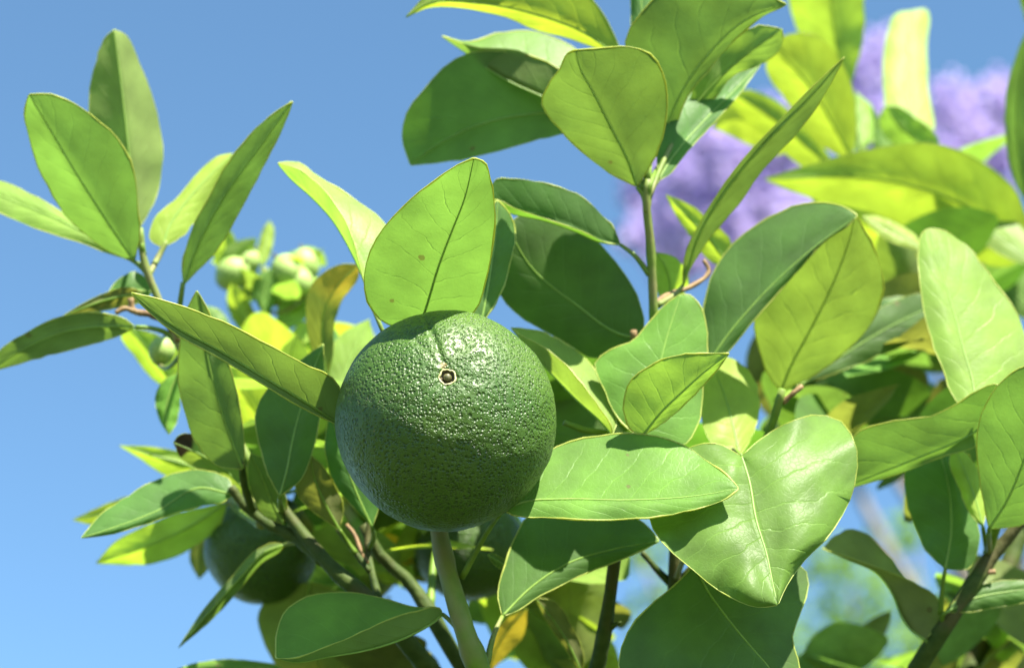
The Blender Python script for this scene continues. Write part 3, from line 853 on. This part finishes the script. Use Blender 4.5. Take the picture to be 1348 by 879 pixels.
leaf('lime', 'U', 7.4, 0.3, 0.5, 0.2, 0.2,
     [(1294, 694), (1285, 660), (1272, 625), (1255, 585)], [(1280, 680), (1262, 640), (1250, 605)], [(1298, 670), (1292, 635), (1275, 600)],
     pet=[(1296, 705, 8), (1300, 728, 9)], rim=0.8)
leaf('olive', 'U', 8.4, 0.1, 0.6, 0.6, -0.5,
     [(1218, 842), (1198, 828), (1186, 810), (1176, 784), (1156, 755), (1120, 738), (1082, 722)],
     [(1222, 810), (1205, 780), (1185, 750), (1165, 726), (1142, 704), (1122, 696), (1100, 705)],
     [(1238, 815), (1236, 790), (1210, 770), (1169, 752), (1125, 736)],
     pet=[(1224, 850, 8.6), (1222, 858, 8.8)], rim=0.9, label='small olive leaf folded in half with brown blotches')
leaf('mat', 'U', 8.0, 0.1, 0.4, 0.1, 0.1,
     [(1244, 806), (1280, 788), (1330, 778), (1392, 772)], [(1262, 785), (1298, 768), (1340, 763)], [(1278, 805), (1312, 799), (1352, 792)],
     pet=[(1240, 812, 8.2), (1244, 822, 8.4)], rim=0.6)
leaf('lime', 'U', 7.6, 0.35, 0.8, 0.2, 0.2,
     [(974, 600), (962, 548), (948, 505), (936, 478)], [(948, 598), (928, 565), (922, 520), (925, 490)], [(990, 575), (1000, 530), (994, 500), (975, 478), (955, 470)],
     pet=[(980, 620, 6.8), (985, 632, 6.4)], rim=0.7)
leaf('lime', 'D', 14, 0.0, -0.3, 0.1, 0.1, [(962, 352), (940, 322), (905, 285), (876, 256)], [(962, 318), (935, 290), (905, 268)], [(938, 346), (912, 315), (888, 280)], rim=0.6)
leaf('lime', 'D', 11, 0.0, -0.4, 0.1, 0.1, [(880, 404), (882, 375), (876, 352), (864, 332)], [(868, 390), (862, 365)], [(906, 376), (900, 350), (882, 336)], rim=0.6)

# far right, out of focus
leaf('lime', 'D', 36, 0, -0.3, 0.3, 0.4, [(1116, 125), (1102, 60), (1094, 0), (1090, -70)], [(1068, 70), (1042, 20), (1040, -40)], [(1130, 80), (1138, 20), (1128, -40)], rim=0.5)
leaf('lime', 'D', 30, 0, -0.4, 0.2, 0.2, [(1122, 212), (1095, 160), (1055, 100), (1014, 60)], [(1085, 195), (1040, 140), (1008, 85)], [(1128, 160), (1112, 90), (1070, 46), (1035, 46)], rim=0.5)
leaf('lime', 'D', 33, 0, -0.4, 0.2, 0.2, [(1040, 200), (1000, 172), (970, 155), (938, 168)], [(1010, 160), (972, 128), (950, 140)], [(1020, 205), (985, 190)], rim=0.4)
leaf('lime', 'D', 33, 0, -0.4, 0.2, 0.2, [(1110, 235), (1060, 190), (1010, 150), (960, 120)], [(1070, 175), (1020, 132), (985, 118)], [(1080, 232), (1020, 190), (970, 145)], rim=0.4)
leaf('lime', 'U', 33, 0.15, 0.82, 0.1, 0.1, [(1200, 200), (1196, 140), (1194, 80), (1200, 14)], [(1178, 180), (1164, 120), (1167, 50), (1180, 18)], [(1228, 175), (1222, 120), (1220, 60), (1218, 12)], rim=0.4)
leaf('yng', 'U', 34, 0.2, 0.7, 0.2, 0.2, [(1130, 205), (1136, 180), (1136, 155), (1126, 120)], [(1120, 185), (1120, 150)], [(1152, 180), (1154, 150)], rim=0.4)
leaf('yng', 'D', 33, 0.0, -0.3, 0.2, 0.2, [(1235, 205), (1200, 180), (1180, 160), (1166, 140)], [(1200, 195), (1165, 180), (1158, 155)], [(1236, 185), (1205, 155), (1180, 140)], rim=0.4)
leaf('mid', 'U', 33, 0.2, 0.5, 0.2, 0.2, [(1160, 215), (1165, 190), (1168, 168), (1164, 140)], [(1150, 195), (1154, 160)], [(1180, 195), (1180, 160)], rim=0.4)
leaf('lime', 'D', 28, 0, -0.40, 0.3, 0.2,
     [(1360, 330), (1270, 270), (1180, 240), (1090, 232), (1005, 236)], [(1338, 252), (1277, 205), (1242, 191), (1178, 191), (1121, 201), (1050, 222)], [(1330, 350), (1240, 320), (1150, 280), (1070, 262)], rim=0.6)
leaf('yng', 'U', 26, 0, 0.7, 0.2, 0.1,
     [(1372, 350), (1300, 300), (1220, 250), (1128, 214)], [(1350, 305), (1290, 262), (1210, 226)], [(1340, 345), (1270, 305), (1190, 256)], rim=0.6)
leaf('lime', 'D', 32, 0, -0.45, 0.3, 0.2, [(1300, 420), (1220, 350), (1150, 300), (1060, 250)], [(1290, 370), (1230, 310), (1140, 260)], [(1250, 400), (1170, 345), (1090, 290)], rim=0.5)
leaf('mid', 'D', 25, 0, -0.3, 0.2, 0.2, [(1352, 268), (1340, 200), (1340, 120), (1362, 20)], [(1336, 240), (1324, 180), (1325, 120), (1345, 55)], [(1368, 220), (1376, 140), (1372, 60)], rim=0.5)
leaf('mid', 'D', 27, 0, -0.3, 0.2, 0.2, [(1385, 60), (1372, 20), (1360, -10), (1340, -40)], [(1360, 45), (1344, 5)], [(1395, 20), (1375, -30)], rim=0.5)
leaf('mid', 'U', 36, 0, 0.4, 0.2, 0.2, [(1380, 420), (1330, 380), (1290, 350), (1240, 320)], [(1370, 370), (1320, 335), (1270, 315)], [(1350, 420), (1295, 385), (1250, 345)], rim=0.4)
leaf('lime', 'U', 19, 0.15, 0.87, 0.05, 0.05, [(1216, 330), (1195, 315), (1165, 300), (1135, 284)], [(1205, 310), (1180, 294), (1150, 284)], [(1195, 326), (1165, 314), (1145, 298)], rim=0.4)
leaf('mat', 'U', 20, 0.0, 0.3, 0.2, 0.2, [(1300, 480), (1250, 450), (1200, 420), (1140, 400)], [(1280, 430), (1230, 400), (1180, 390)], [(1260, 480), (1200, 455), (1150, 425)], rim=0.4)

# bottom middle: older leaves seen through the stems
leaf('olive', 'D', 9, 0.0, -0.3, 0.2, 0.2, [(768, 890), (750, 850), (728, 815), (704, 786)], [(742, 850), (720, 818)], [(768, 860), (752, 822), (732, 792)], rim=0.7)
leaf('gold', 'D', 15, 0.0, -0.4, 0.2, 0.2, [(640, 890), (655, 850), (672, 825), (694, 800)], [(642, 850), (662, 818)], [(668, 860), (690, 835)], rim=0.4)
leaf('gold', 'D', 17, 0.0, -0.4, 0.2, 0.2, [(766, 880), (760, 860), (755, 840), (750, 815)], [(750, 865), (742, 835)], [(775, 865), (772, 835)], rim=0.4)
leaf('gold', 'D', 18, 0.0, -0.4, 0.2, 0.2, [(498, 712), (486, 700), (478, 685), (470, 664)], [(478, 702), (466, 682)], [(494, 695), (486, 672)], rim=0.4)
leaf('lime', 'U', 18, 0.0, 0.6, 0.2, 0.2, [(525, 770), (512, 755), (502, 740), (492, 722)], [(504, 766), (490, 742)], [(522, 750), (508, 728)], rim=0.4)
leaf('gold', 'U', 18, 0.0, 0.6, 0.2, 0.2, [(545, 745), (530, 735), (516, 722), (500, 700)], [(526, 742), (505, 722)], [(540, 728), (520, 705)], rim=0.4)
leaf('mid', 'D', 7, 0.0, -0.2, 0.1, 0.1, [(676, 748), (662, 742), (652, 736), (642, 730)], [(660, 734), (648, 728)], [(664, 750), (650, 742)], rim=0.4)

# --- filler leaves deeper in the crown ----------------------------------------------
def leaf_proto(seed, L=0.085, Wd=0.042, fold=0.25, curl=0.12):
    rnd = random.Random(seed)
    n, hc = 13, 2
    V, U, F = [], [], []
    tw = rnd.uniform(-0.5, 0.5)
    for k in range(n):
        t = k / (n - 1)
        wd = Wd / 2 * (math.sin(math.pi * (0.02 + 0.96 * t ** 0.85)) ** 0.85) + 0.0004
        for j in range(-hc, hc + 1):
            s = j / hc
            x = wd * s
            z = fold * abs(x) - curl * L * (t - 0.3) ** 2 + 0.0022 * noise.noise(Vector((t * 4, s, seed)))
            a = tw * t
            V.append(Vector((x * math.cos(a) - z * math.sin(a), t * L, x * math.sin(a) + z * math.cos(a))))
            U.append((t, 0.5 + 0.5 * s))
    W = 2 * hc + 1
    for k in range(n - 1):
        for j in range(W - 1):
            i = k * W + j
            F.append((i, i + 1, i + W + 1, i + W))
    return V, U, F


protos = [leaf_proto(i, L=random.uniform(0.07, 0.10), Wd=random.uniform(0.036, 0.05), fold=random.uniform(0.1, 0.5), curl=random.uniform(-0.1, 0.35)) for i in range(5)]
proto_mesh = {}


def orient(rnd, upbias=0.9):
    d = Vector((rnd.uniform(-1, 1), rnd.uniform(-1, 1), rnd.uniform(-0.5, 0.7))).normalized()
    n = Vector((rnd.uniform(-1, 1), rnd.uniform(-1, 1), rnd.uniform(-0.2, 1) + upbias)).normalized()
    x = d.cross(n).normalized()
    n = x.cross(d).normalized()
    return Matrix((x, d, n)).transposed()


def filler(box, zr, n, mats, seed, size=1.0):
    rnd = random.Random(seed)
    for _ in range(n):
        px, py, z = rnd.uniform(box[0], box[2]), rnd.uniform(box[1], box[3]), rnd.uniform(*zr)
        k = rnd.randrange(len(protos))
        mat = rnd.choice(mats)
        key = (k, mat)
        Rm = orient(rnd)
        sc = rnd.uniform(0.55, 0.85) * size
        if key not in proto_mesh:
            V, U, F = protos[k]
            o = mesh_obj('leaf', V, F, M[mat], tree, U)
            proto_mesh[key] = o.data
        else:
            o = bpy.data.objects.new('leaf', proto_mesh[key])
            COL.objects.link(o)
            o.parent = tree
        o.rotation_euler = Rm.to_euler()
        o.scale = (sc, sc, sc)
        ctr = Rm @ Vector((0, 0.042 * sc, 0))
        o.location = at(px, py, z) - TL - ctr


filler((470, 600, 640, 720), (12, 26), 12, ['yng', 'olive', 'mid', 'lime'], 11)
filler((670, 750, 790, 890), (14, 30), 15, ['olive', 'yng', 'mid', 'lime'], 12)
filler((1030, 430, 1240, 570), (16, 36), 26, ['olive', 'mid', 'olive', 'mid', 'mat'], 13)
filler((1130, 310, 1348, 480), (22, 42), 24, ['mid', 'mat', 'yng', 'olive'], 14)
filler((1200, 790, 1348, 890), (16, 36), 16, ['olive', 'mid', 'yng', 'yel'], 15)
filler((1090, 840, 1200, 890), (18, 36), 5, ['olive', 'yng', 'mid'], 16)
filler((730, 470, 800, 590), (12, 22), 6, ['mat', 'mid', 'mat'], 17)
filler((330, 450, 460, 650), (14, 26), 17, ['mid', 'yng', 'lime', 'mat'], 18)
filler((290, 330, 420, 440), (25, 30), 18, ['lime', 'yng', 'lime'], 28, 0.36)
filler((400, 600, 560, 740), (14, 28), 12, ['mat', 'yng', 'mid'], 30, 0.9)
filler((440, 680, 600, 775), (18, 32), 13, ['yng', 'lime', 'gold', 'mid', 'yel'], 29, 0.8)
filler((380, 830, 540, 890), (14, 24), 5, ['mid', 'olive', 'yel'], 19)
filler((830, 560, 960, 680), (12, 26), 6, ['mat', 'mid'], 20)
filler((1180, 540, 1348, 640), (14, 30), 9, ['mat', 'mid', 'olive'], 21)
filler((1130, 215, 1340, 340), (34, 46), 8, ['yng', 'mid', 'yng'], 37, 1.1)
filler((1480, 100, 1800, 900), (10, 45), 14, ['mid', 'yng', 'mat', 'olive'], 22, 1.1)


def mass(name, n, mats, seed, test):
    """the rest of the crown that lies outside the picture: one piece of foliage"""
    rnd = random.Random(seed)
    V, U, F = [], [], []
    while n > 0:
        p = test(rnd)
        if p is None:
            continue
        n -= 1
        pv, pu, pf = protos[rnd.randrange(len(protos))]
        Rm = orient(rnd)
        sc = rnd.uniform(0.6, 1.1)
        b = len(V)
        V += [p + Rm @ (q * sc) - TL for q in pv]
        U += pu
        F += [tuple(i + b for i in f) for f in pf]
    o = mesh_obj(name, V, F, M[mats], tree, U)
    tag(o, kind='stuff')
    return o


def below(rnd):
    c = at(790, 1330, 16)
    d = Vector((rnd.gauss(0, 1), rnd.gauss(0, 1), rnd.gauss(0, 1)))
    d = d.normalized() * rnd.uniform(0.25, 1.0) ** 0.5
    p = c + Vector((d.x * 0.42, d.y * 0.36, d.z * 0.24))
    q = p - CAM
    dist = q.dot(FWD)
    if dist < 0.66:
        return None
    py = 439.5 - q.dot(UPV) / dist * FPX
    if py < 1230:
        return None
    return p


mass('foliage', 420, 'mat', 31, below)
mass('foliage', 160, 'mid', 32, below)


def right_side(rnd):
    p = at(rnd.uniform(1800, 2500), rnd.uniform(250, 1300), rnd.uniform(8, 50))
    return p


mass('foliage', 170, 'mid', 33, right_side)
for (px, py, z) in ((1560, 420, 18), (1680, 640, 24), (2100, 600, 26), (1500, 250, 30)):
    stem('branch', [(px, py, z), ((px + 1000) / 2 + 120, py + 380, z - 2), (1120, 1180, 17), FORK], 2.2, 7, 'bark', n=26)
# the twigs that carry the leaves out of focus
for pts in ([(1118, 120, 35), (1140, 215, 33), (1230, 330, 32), (1330, 460, 30), (1480, 700, 26)],
            [(1362, 335, 28), (1390, 420, 27), (1480, 640, 25)],
            [(1200, 195, 33), (1250, 330, 32.5), (1340, 470, 30)],
            [(300, 660, 15.5), (322, 676, 12), (345, 690, 8.3)],
            [(225, 650, 17), (285, 644, 15.5), (310, 655, 11), (326, 668, 8.2)]):
    stem('twig', pts, 1.2, 2.0, 'stem', n=20)


# ------------------------------------------------------------------ oranges
def sphere_dirs(nu, nv):
    V = []
    for i in range(1, nv):
        th = math.pi * i / nv
        for j in range(nu):
            ph = 2 * math.pi * j / nu
            V.append((th, ph))
    return V


def fruit(name, ctr, rad, axis, nu, nv, label, seed, roll=0.0, furrow=None):
    """axis: direction of the blossom end. Skin with real oil-gland pits when detail is set"""
    root = empty(name, ctr)
    tag(root, label, 'orange')
    Z = axis.normalized()
    X = Z.orthogonal().normalized()
    if furrow is not None:
        X = (furrow - Z * furrow.dot(Z)).normalized()
    Y = Z.cross(X)
    rnd = random.Random(seed)
    verts = []
    dirs = [(0.0, 0.0)] + sphere_dirs(nu, nv) + [(math.pi, 0.0)]
    off = Vector((seed * 3.7, 1.3, 2.1))
    for th, ph in dirs:
        st, ct = math.sin(th), math.cos(th)
        d = Vector((st * math.cos(ph), st * math.sin(ph), ct))
        r_ = 1.0
        r_ *= 1 - 0.022 * abs(ct) ** 3 + (0.012 * (1 + ct) * st)
        r_ += 0.018 * noise.noise(d * 1.5 + off) + 0.008 * noise.noise(d * 4.2 + off) + 0.003 * noise.noise(d * 13 + off) + 0.0016 * noise.noise(d * 30 + off)
        # radial puckers running away from the blossom end
        g = math.exp(-((th - 0.30) / 0.42) ** 2)
        r_ += 0.010 * g * noise.noise(Vector((math.cos(ph) * 2.6, math.sin(ph) * 2.6, th * 1.2)) + off)
        # the deep furrow
        dp = (ph + math.pi) % (2 * math.pi) - math.pi
        if furrow is not None and th > 0.05:
            wd = dp * st
            r_ -= 0.026 * math.exp(-(wd / 0.028) ** 2) * math.exp(-((th - 0.55) / 0.5) ** 2)
            wd2 = (dp - 0.35) * st
            r_ -= 0.009 * math.exp(-(wd2 / 0.03) ** 2) * math.exp(-((th - 0.45) / 0.3) ** 2)
        # dimple and stalk end
        r_ -= 0.020 * math.exp(-(th / 0.16) ** 2)
        r_ -= 0.060 * math.exp(-(th / 0.068) ** 4)
        r_ -= 0.03 * math.exp(-((math.pi - th) / 0.2) ** 2)
        verts.append((X * d.x + Y * d.y + Z * d.z) * (rad * r_))
    faces = []
    for j in range(nu):
        faces.append((0, 1 + j, 1 + (j + 1) % nu))
    for i in range(nv - 2):
        b = 1 + i * nu
        for j in range(nu):
            j2 = (j + 1) % nu
            faces.append((b + j, b + nu + j, b + nu + j2, b + j2))
    last = len(verts) - 1
    b = 1 + (nv - 2) * nu
    for j in range(nu):
        faces.append((b + j, last, b + (j + 1) % nu))
    o = mesh_obj('rind', verts, faces, M['rind'], root)
    # blossom end: pale torn ring, dark hollow and the withered nub
    ring, n = [], 28
    Pts, Rr = [], []
    for k in range(n + 1):
        a = 2 * math.pi * k / n
        rr = rad * (0.071 + 0.018 * noise.noise(Vector((math.cos(a) * 2, math.sin(a) * 2, seed))))
        h = rad * (0.955 + 0.006 * noise.noise(Vector((math.cos(a) * 3, math.sin(a) * 3, seed + 9))))
        Pts.append((X * math.cos(a) + Y * math.sin(a)) * rr + Z * h)
        Rr.append(rad * 0.0080 * (1 + 1.1 * noise.noise(Vector((k * 0.9, seed, 0)))))
    v, f = tube_data(Pts, Rr, 7, cap=False)
    mesh_obj('blossom_scar', v, f, M['scar'], root)
    v, f = [], []
    prof = [(0.0, 0.921), (0.034, 0.922), (0.055, 0.930), (0.070, 0.950)]
    nb = 16
    for pr_, ph_ in prof:
        for k in range(nb):
            a = 2 * math.pi * k / nb
            v.append((X * math.cos(a) + Y * math.sin(a)) * rad * max(pr_, 0.0015) + Z * rad * ph_)
    for i in range(len(prof) - 1):
        for k in range(nb):
            f.append((i * nb + k, i * nb + (k + 1) % nb, (i + 1) * nb + (k + 1) % nb, (i + 1) * nb + k))
    f.append(tuple(range(nb))[::-1])
    mesh_obj('scar_hollow', v, f, M['pith'], root)
    pn = [Z * rad * (0.92 + 0.047 * (k / 6)) + (X * 0.35 - Y * 0.25) * rad * 0.055 * (k / 6) for k in range(7)]
    v, f = tube_data(pn, [rad * x for x in (0.034, 0.042, 0.041, 0.037, 0.032, 0.022, 0.008)], 10)
    mesh_obj('style_nub', v, f, M['nub'], root)
    # calyx at the stalk end
    v, f = [], []
    n = 40
    prof = [(0.03, -1.005), (0.09, -1.0), (0.14, -0.982), (0.15, -0.966)]
    for q, (pr_, ph_) in enumerate(prof):
        for k in range(n):
            a = 2 * math.pi * k / n
            lob = 1 + (0.22 * math.cos(5 * a) if q >= 2 else 0)
            v.append((X * math.cos(a) + Y * math.sin(a)) * rad * pr_ * lob + Z * rad * ph_)
    for i in range(len(prof) - 1):
        for k in range(n):
            f.append((i * n + k, i * n + (k + 1) % n, (i + 1) * n + (k + 1) % n, (i + 1) * n + k))
    mesh_obj('calyx', v, f, M['stem'], root)
    return root


BACK = -FWD
C1 = at(587, 553, 0)
fruit('orange', C1, 0.0372, RGT * 0.04 + UPV * 0.43 + BACK * 0.90, 300, 210,
      'large green orange with pitted rind and its blossom end showing', 3,
      furrow=(RGT * -0.22 + UPV * 0.9))
C2 = at(344, 721, 17)
fruit('orange', C2, 0.0238, RGT * -0.4 + UPV * -0.75 + BACK * 0.3, 110, 70,
      'smaller dark green orange hanging under the side branch behind a thin leaf', 5)
C3 = at(618, 720, 17)
fruit('orange', C3, 0.0228, RGT * 0.15 + UPV * -0.9 + BACK * 0.2, 100, 64,
      'shaded dark orange tucked behind the stalk of the large orange', 8)
stem('fruit_stalk', [(377, 668, 15.9), (380, 672, 14.5), (388, 700, 9), (396, 706, 7.6)], 1.3, 1.5, n=14)
stem('fruit_stalk', [(608, 662, 16), (604, 656, 14), (575, 720, 11), (566, 800, 8.6)], 1.3, 1.6, n=14)

# young fruit on the far shoot
YF = [((306, 360, 26), 0.0075, 'lowest young fruit of the cluster, hanging by the backlit leaf'),
      ((325, 345, 26.8), 0.0062, 'young fruit between the backlit leaf and the narrow pale leaf'),
      ((379, 358, 26), 0.0078, 'young fruit in the paler pair, beside the dark round leaf'),
      ((401, 349, 27), 0.0072, 'topmost young fruit of the paler pair'),
      ((394, 372, 26), 0.0066, 'young fruit tucked under the paler pair'),
      ((213, 462, 13), 0.0052, 'single tiny green fruit hanging beside the dried twig')]
for i, (c, r_, lab) in enumerate(YF):
    root = empty('young_orange', at(*c))
    tag(root, lab, 'young fruit', 'young green fruit on the side shoots')
    V, F = [], []
    nu, nv = 22, 14
    ax = Vector((random.uniform(-0.5, 0.5), -0.4, random.uniform(0.2, 1))).normalized()
    X = ax.orthogonal().normalized(); Y = ax.cross(X)
    for a in range(nv + 1):
        th = 0.02 + (math.pi - 0.04) * a / nv
        for b in range(nu):
            ph = 2 * math.pi * b / nu
            d = Vector((math.sin(th) * math.cos(ph), math.sin(th) * math.sin(ph), math.cos(th) * 1.12))
            rr = 1 + 0.03 * noise.noise(d * 3 + Vector((i * 5, 0, 0)))
            V.append((X * d.x + Y * d.y + ax * d.z) * r_ * rr)
    for a in range(nv):
        for b in range(nu):
            F.append((a * nu + b, (a + 1) * nu + b, (a + 1) * nu + (b + 1) % nu, a * nu + (b + 1) % nu))
    mesh_obj('rind', V, F, M['bud'], root)
    v, f = tube_data([ax * r_ * (1.08 + 0.3 * k / 4) for k in range(5)], [r_ * q for q in (0.16, 0.12, 0.1, 0.12, 0.07)], 8)
    mesh_obj('style_nub', v, f, M['nub'], root)
    v, f = tube_data([ax * -r_ * (1.0 + 0.16 * k / 4) for k in range(5)], [r_ * q for q in (0.52, 0.5, 0.4, 0.28, 0.2)], 10)
    mesh_obj('calyx', v, f, M['stem'], root)
    # stalk, part of the tree
    p = at(*c) - ax * r_ * 1.1
    e = at(349, 385 + 6 * i, 26) if i < 5 else at(240, 462, 9)
    v, f = tube_data([p.lerp(e, k / 7) + Vector((0, 0, -0.004 * math.sin(math.pi * k / 7))) for k in range(8)], [0.0009] * 8, 8)
    o = mesh_obj('fruit_stalk', [q - p for q in v], f, M['stem'], tree)
    o.location = p - TL


# ------------------------------------------------------------------ trees in the distance
def far(px, py, dist):
    """point at a straight distance in metres"""
    return CAM + FWD * dist + RGT * ((px - 674.0) / FPX * dist) + UPV * ((439.5 - py) / FPX * dist)


JM = simple_mat('jacaranda_petal', (0.34, 0.27, 0.56), (0.60, 0.52, 0.78), 5, 0.6, 0.1, trans=(0.6, 0.5, 0.8))
JB = simple_mat('jacaranda_bark', (0.10, 0.085, 0.07), (0.17, 0.15, 0.125), 9, 0.9, 0.9, 0.01)
FL = leaf_mat('distant_leaf', (0.06, 0.13, 0.025), (0.09, 0.15, 0.04), (0.3, 0.5, 0.05), 0.35, 0.0)


def limbs(root, base, tips, r0, mat, seed):
    rnd = random.Random(seed)
    fork = base + Vector((0.1, 0.0, 1.9))
    P = [Vector(c) for c in catmull([tuple(base + Vector((0, 0, -0.1))), tuple(base + Vector((0.05, 0, 0.9))), tuple(fork)], 12)]
    v, f = tube_data(P, [r0 * (1.25 - 0.4 * k / 11) for k in range(12)], 14)
    mesh_obj('trunk', [p - root.location for p in v], f, mat, root)
    for tpt in tips:
        m1 = fork.lerp(tpt, 0.35) + Vector((rnd.uniform(-.2, .2), rnd.uniform(-.2, .2), 0.25))
        m2 = fork.lerp(tpt, 0.7) + Vector((rnd.uniform(-.2, .2), rnd.uniform(-.2, .2), 0.2))
        P = [Vector(c) for c in catmull([tuple(fork - Vector((0, 0, 0.1))), tuple(m1), tuple(m2), tuple(tpt)], 14)]
        v, f = tube_data(P, [r0 * 0.5 * (1 - 0.85 * k / 13) for k in range(14)], 8)
        mesh_obj('limb', [p - root.location for p in v], f, mat, root)


jb = Vector((3.3, 8.8, 0))
jac = empty('jacaranda_tree', jb)
tag(jac, 'tree covered in purple blossom far behind the citrus leaves', 'tree')
rnd = random.Random(5)
# one panicle of trumpet flowers, in three variants
pan = []
for q in range(3):
    V, F = [], []
    for k in range(95):
        h = rnd.uniform(-0.5, 0.5)
        rr = 0.075 * (0.75 - abs(h) * 0.7) * math.sqrt(rnd.random()) * 2
        a = rnd.uniform(0, 6.283)
        c = Vector((rr * math.cos(a), rr * math.sin(a), h * 0.28))
        d = Vector((rnd.uniform(-1, 1), rnd.uniform(-1, 1), rnd.uniform(-1, 0.4))).normalized()
        x = d.orthogonal().normalized(); y = d.cross(x)
        b = len(V)
        V.append(c)
        for j in range(5):
            an = 2 * math.pi * j / 5
            V.append(c + d * 0.045 + (x * math.cos(an) + y * math.sin(an)) * 0.020)
        for j in range(5):
            F.append((b, b + 1 + j, b + 1 + (j + 1) % 5))
    me = bpy.data.meshes.new('blossom_panicle')
    me.from_pydata(V, [], F)
    me.materials.append(JM)
    pan.append(me)
spots = []
for (x0, y0, x1, y1, st) in ((846, 170, 1075, 350, 36), (1122, 85, 1175, 215, 36), (1232, 135, 1348, 215, 34), (1110, 330, 1240, 420, 60), (1420, 150, 1760, 420, 62)):
    y = y0
    while y <= y1:
        x = x0 + rnd.uniform(0, st)
        while x <= x1:
            spots.append(far(x + rnd.uniform(-0.3, 0.3) * st, y + rnd.uniform(-0.3, 0.3) * st, 10.6 + rnd.uniform(-0.9, 1.1)))
            x += st
        y += st
for p in spots:
    o = bpy.data.objects.new('blossom_panicle', rnd.choice(pan))
    COL.objects.link(o)
    o.parent = jac
    o['kind'] = 'stuff'
    o.location = p - jb
    o.rotation_euler = (rnd.uniform(-.5, .5), rnd.uniform(-.5, .5), rnd.uniform(0, 6.28))
    s = rnd.uniform(0.7, 1.35)
    o.scale = (s, s, s)
tips = [sum((spots[k] for k in range(i, min(i + 7, len(spots)))), Vector()) / len(spots[i:i + 7]) for i in range(0, len(spots), 7)]
limbs(jac, jb, tips, 0.14, JB, 4)


def green_tree(base, label, blobs_, seed, nl, name='garden_tree', mat=FL):
    root = empty(name, base)
    tag(root, label, 'tree')
    rnd = random.Random(seed)
    tips, V, F = [], [], []
    for (c, s) in blobs_:
        tips.append(c)
        for k in range(int(nl * s * s)):
            d = Vector((rnd.gauss(0, 1), rnd.gauss(0, 1), rnd.gauss(0, 1))).normalized() * rnd.random() ** 0.4
            p = c + Vector((d.x, d.y, d.z * 0.75)) * s - base
            Rm = orient(rnd, 0.4)
            l, w_ = rnd.uniform(0.07, 0.13), rnd.uniform(0.03, 0.055)
            b = len(V)
            for q in ((0, 0, 0), (w_, l * 0.45, 0.012), (0, l, -0.01), (-w_, l * 0.45, 0.012)):
                V.append(p + Rm @ Vector(q))
            F.append((b, b + 1, b + 2)); F.append((b, b + 2, b + 3))
    limbs(root, base, tips, 0.15, JB, seed)
    o = mesh_obj('crown', V, F, mat, root, smooth=False)
    tag(o, kind='stuff')
    return root


b1 = Vector((2.9, 13.0, 0))
green_tree(b1, 'leafy green tree out of focus low behind the folded olive leaf', [
    (far(1120, 760, 15.5), 0.42), (far(1200, 850, 15.2), 0.55), (far(1090, 860, 16), 0.5), (far(1290, 880, 15.5), 0.6), (far(1200, 700, 15.8), 0.22),
    (far(1340, 800, 15.5), 0.4), (far(1000, 860, 15), 0.4), (far(880, 800, 15), 0.35), (far(840, 720, 15.2), 0.24), (far(760, 880, 15.5), 0.4), (far(1160, 980, 15), 0.8), (far(950, 990, 15), 0.8), (far(760, 1000, 15.4), 0.6), (far(1400, 960, 15), 0.8)], 9, 900)
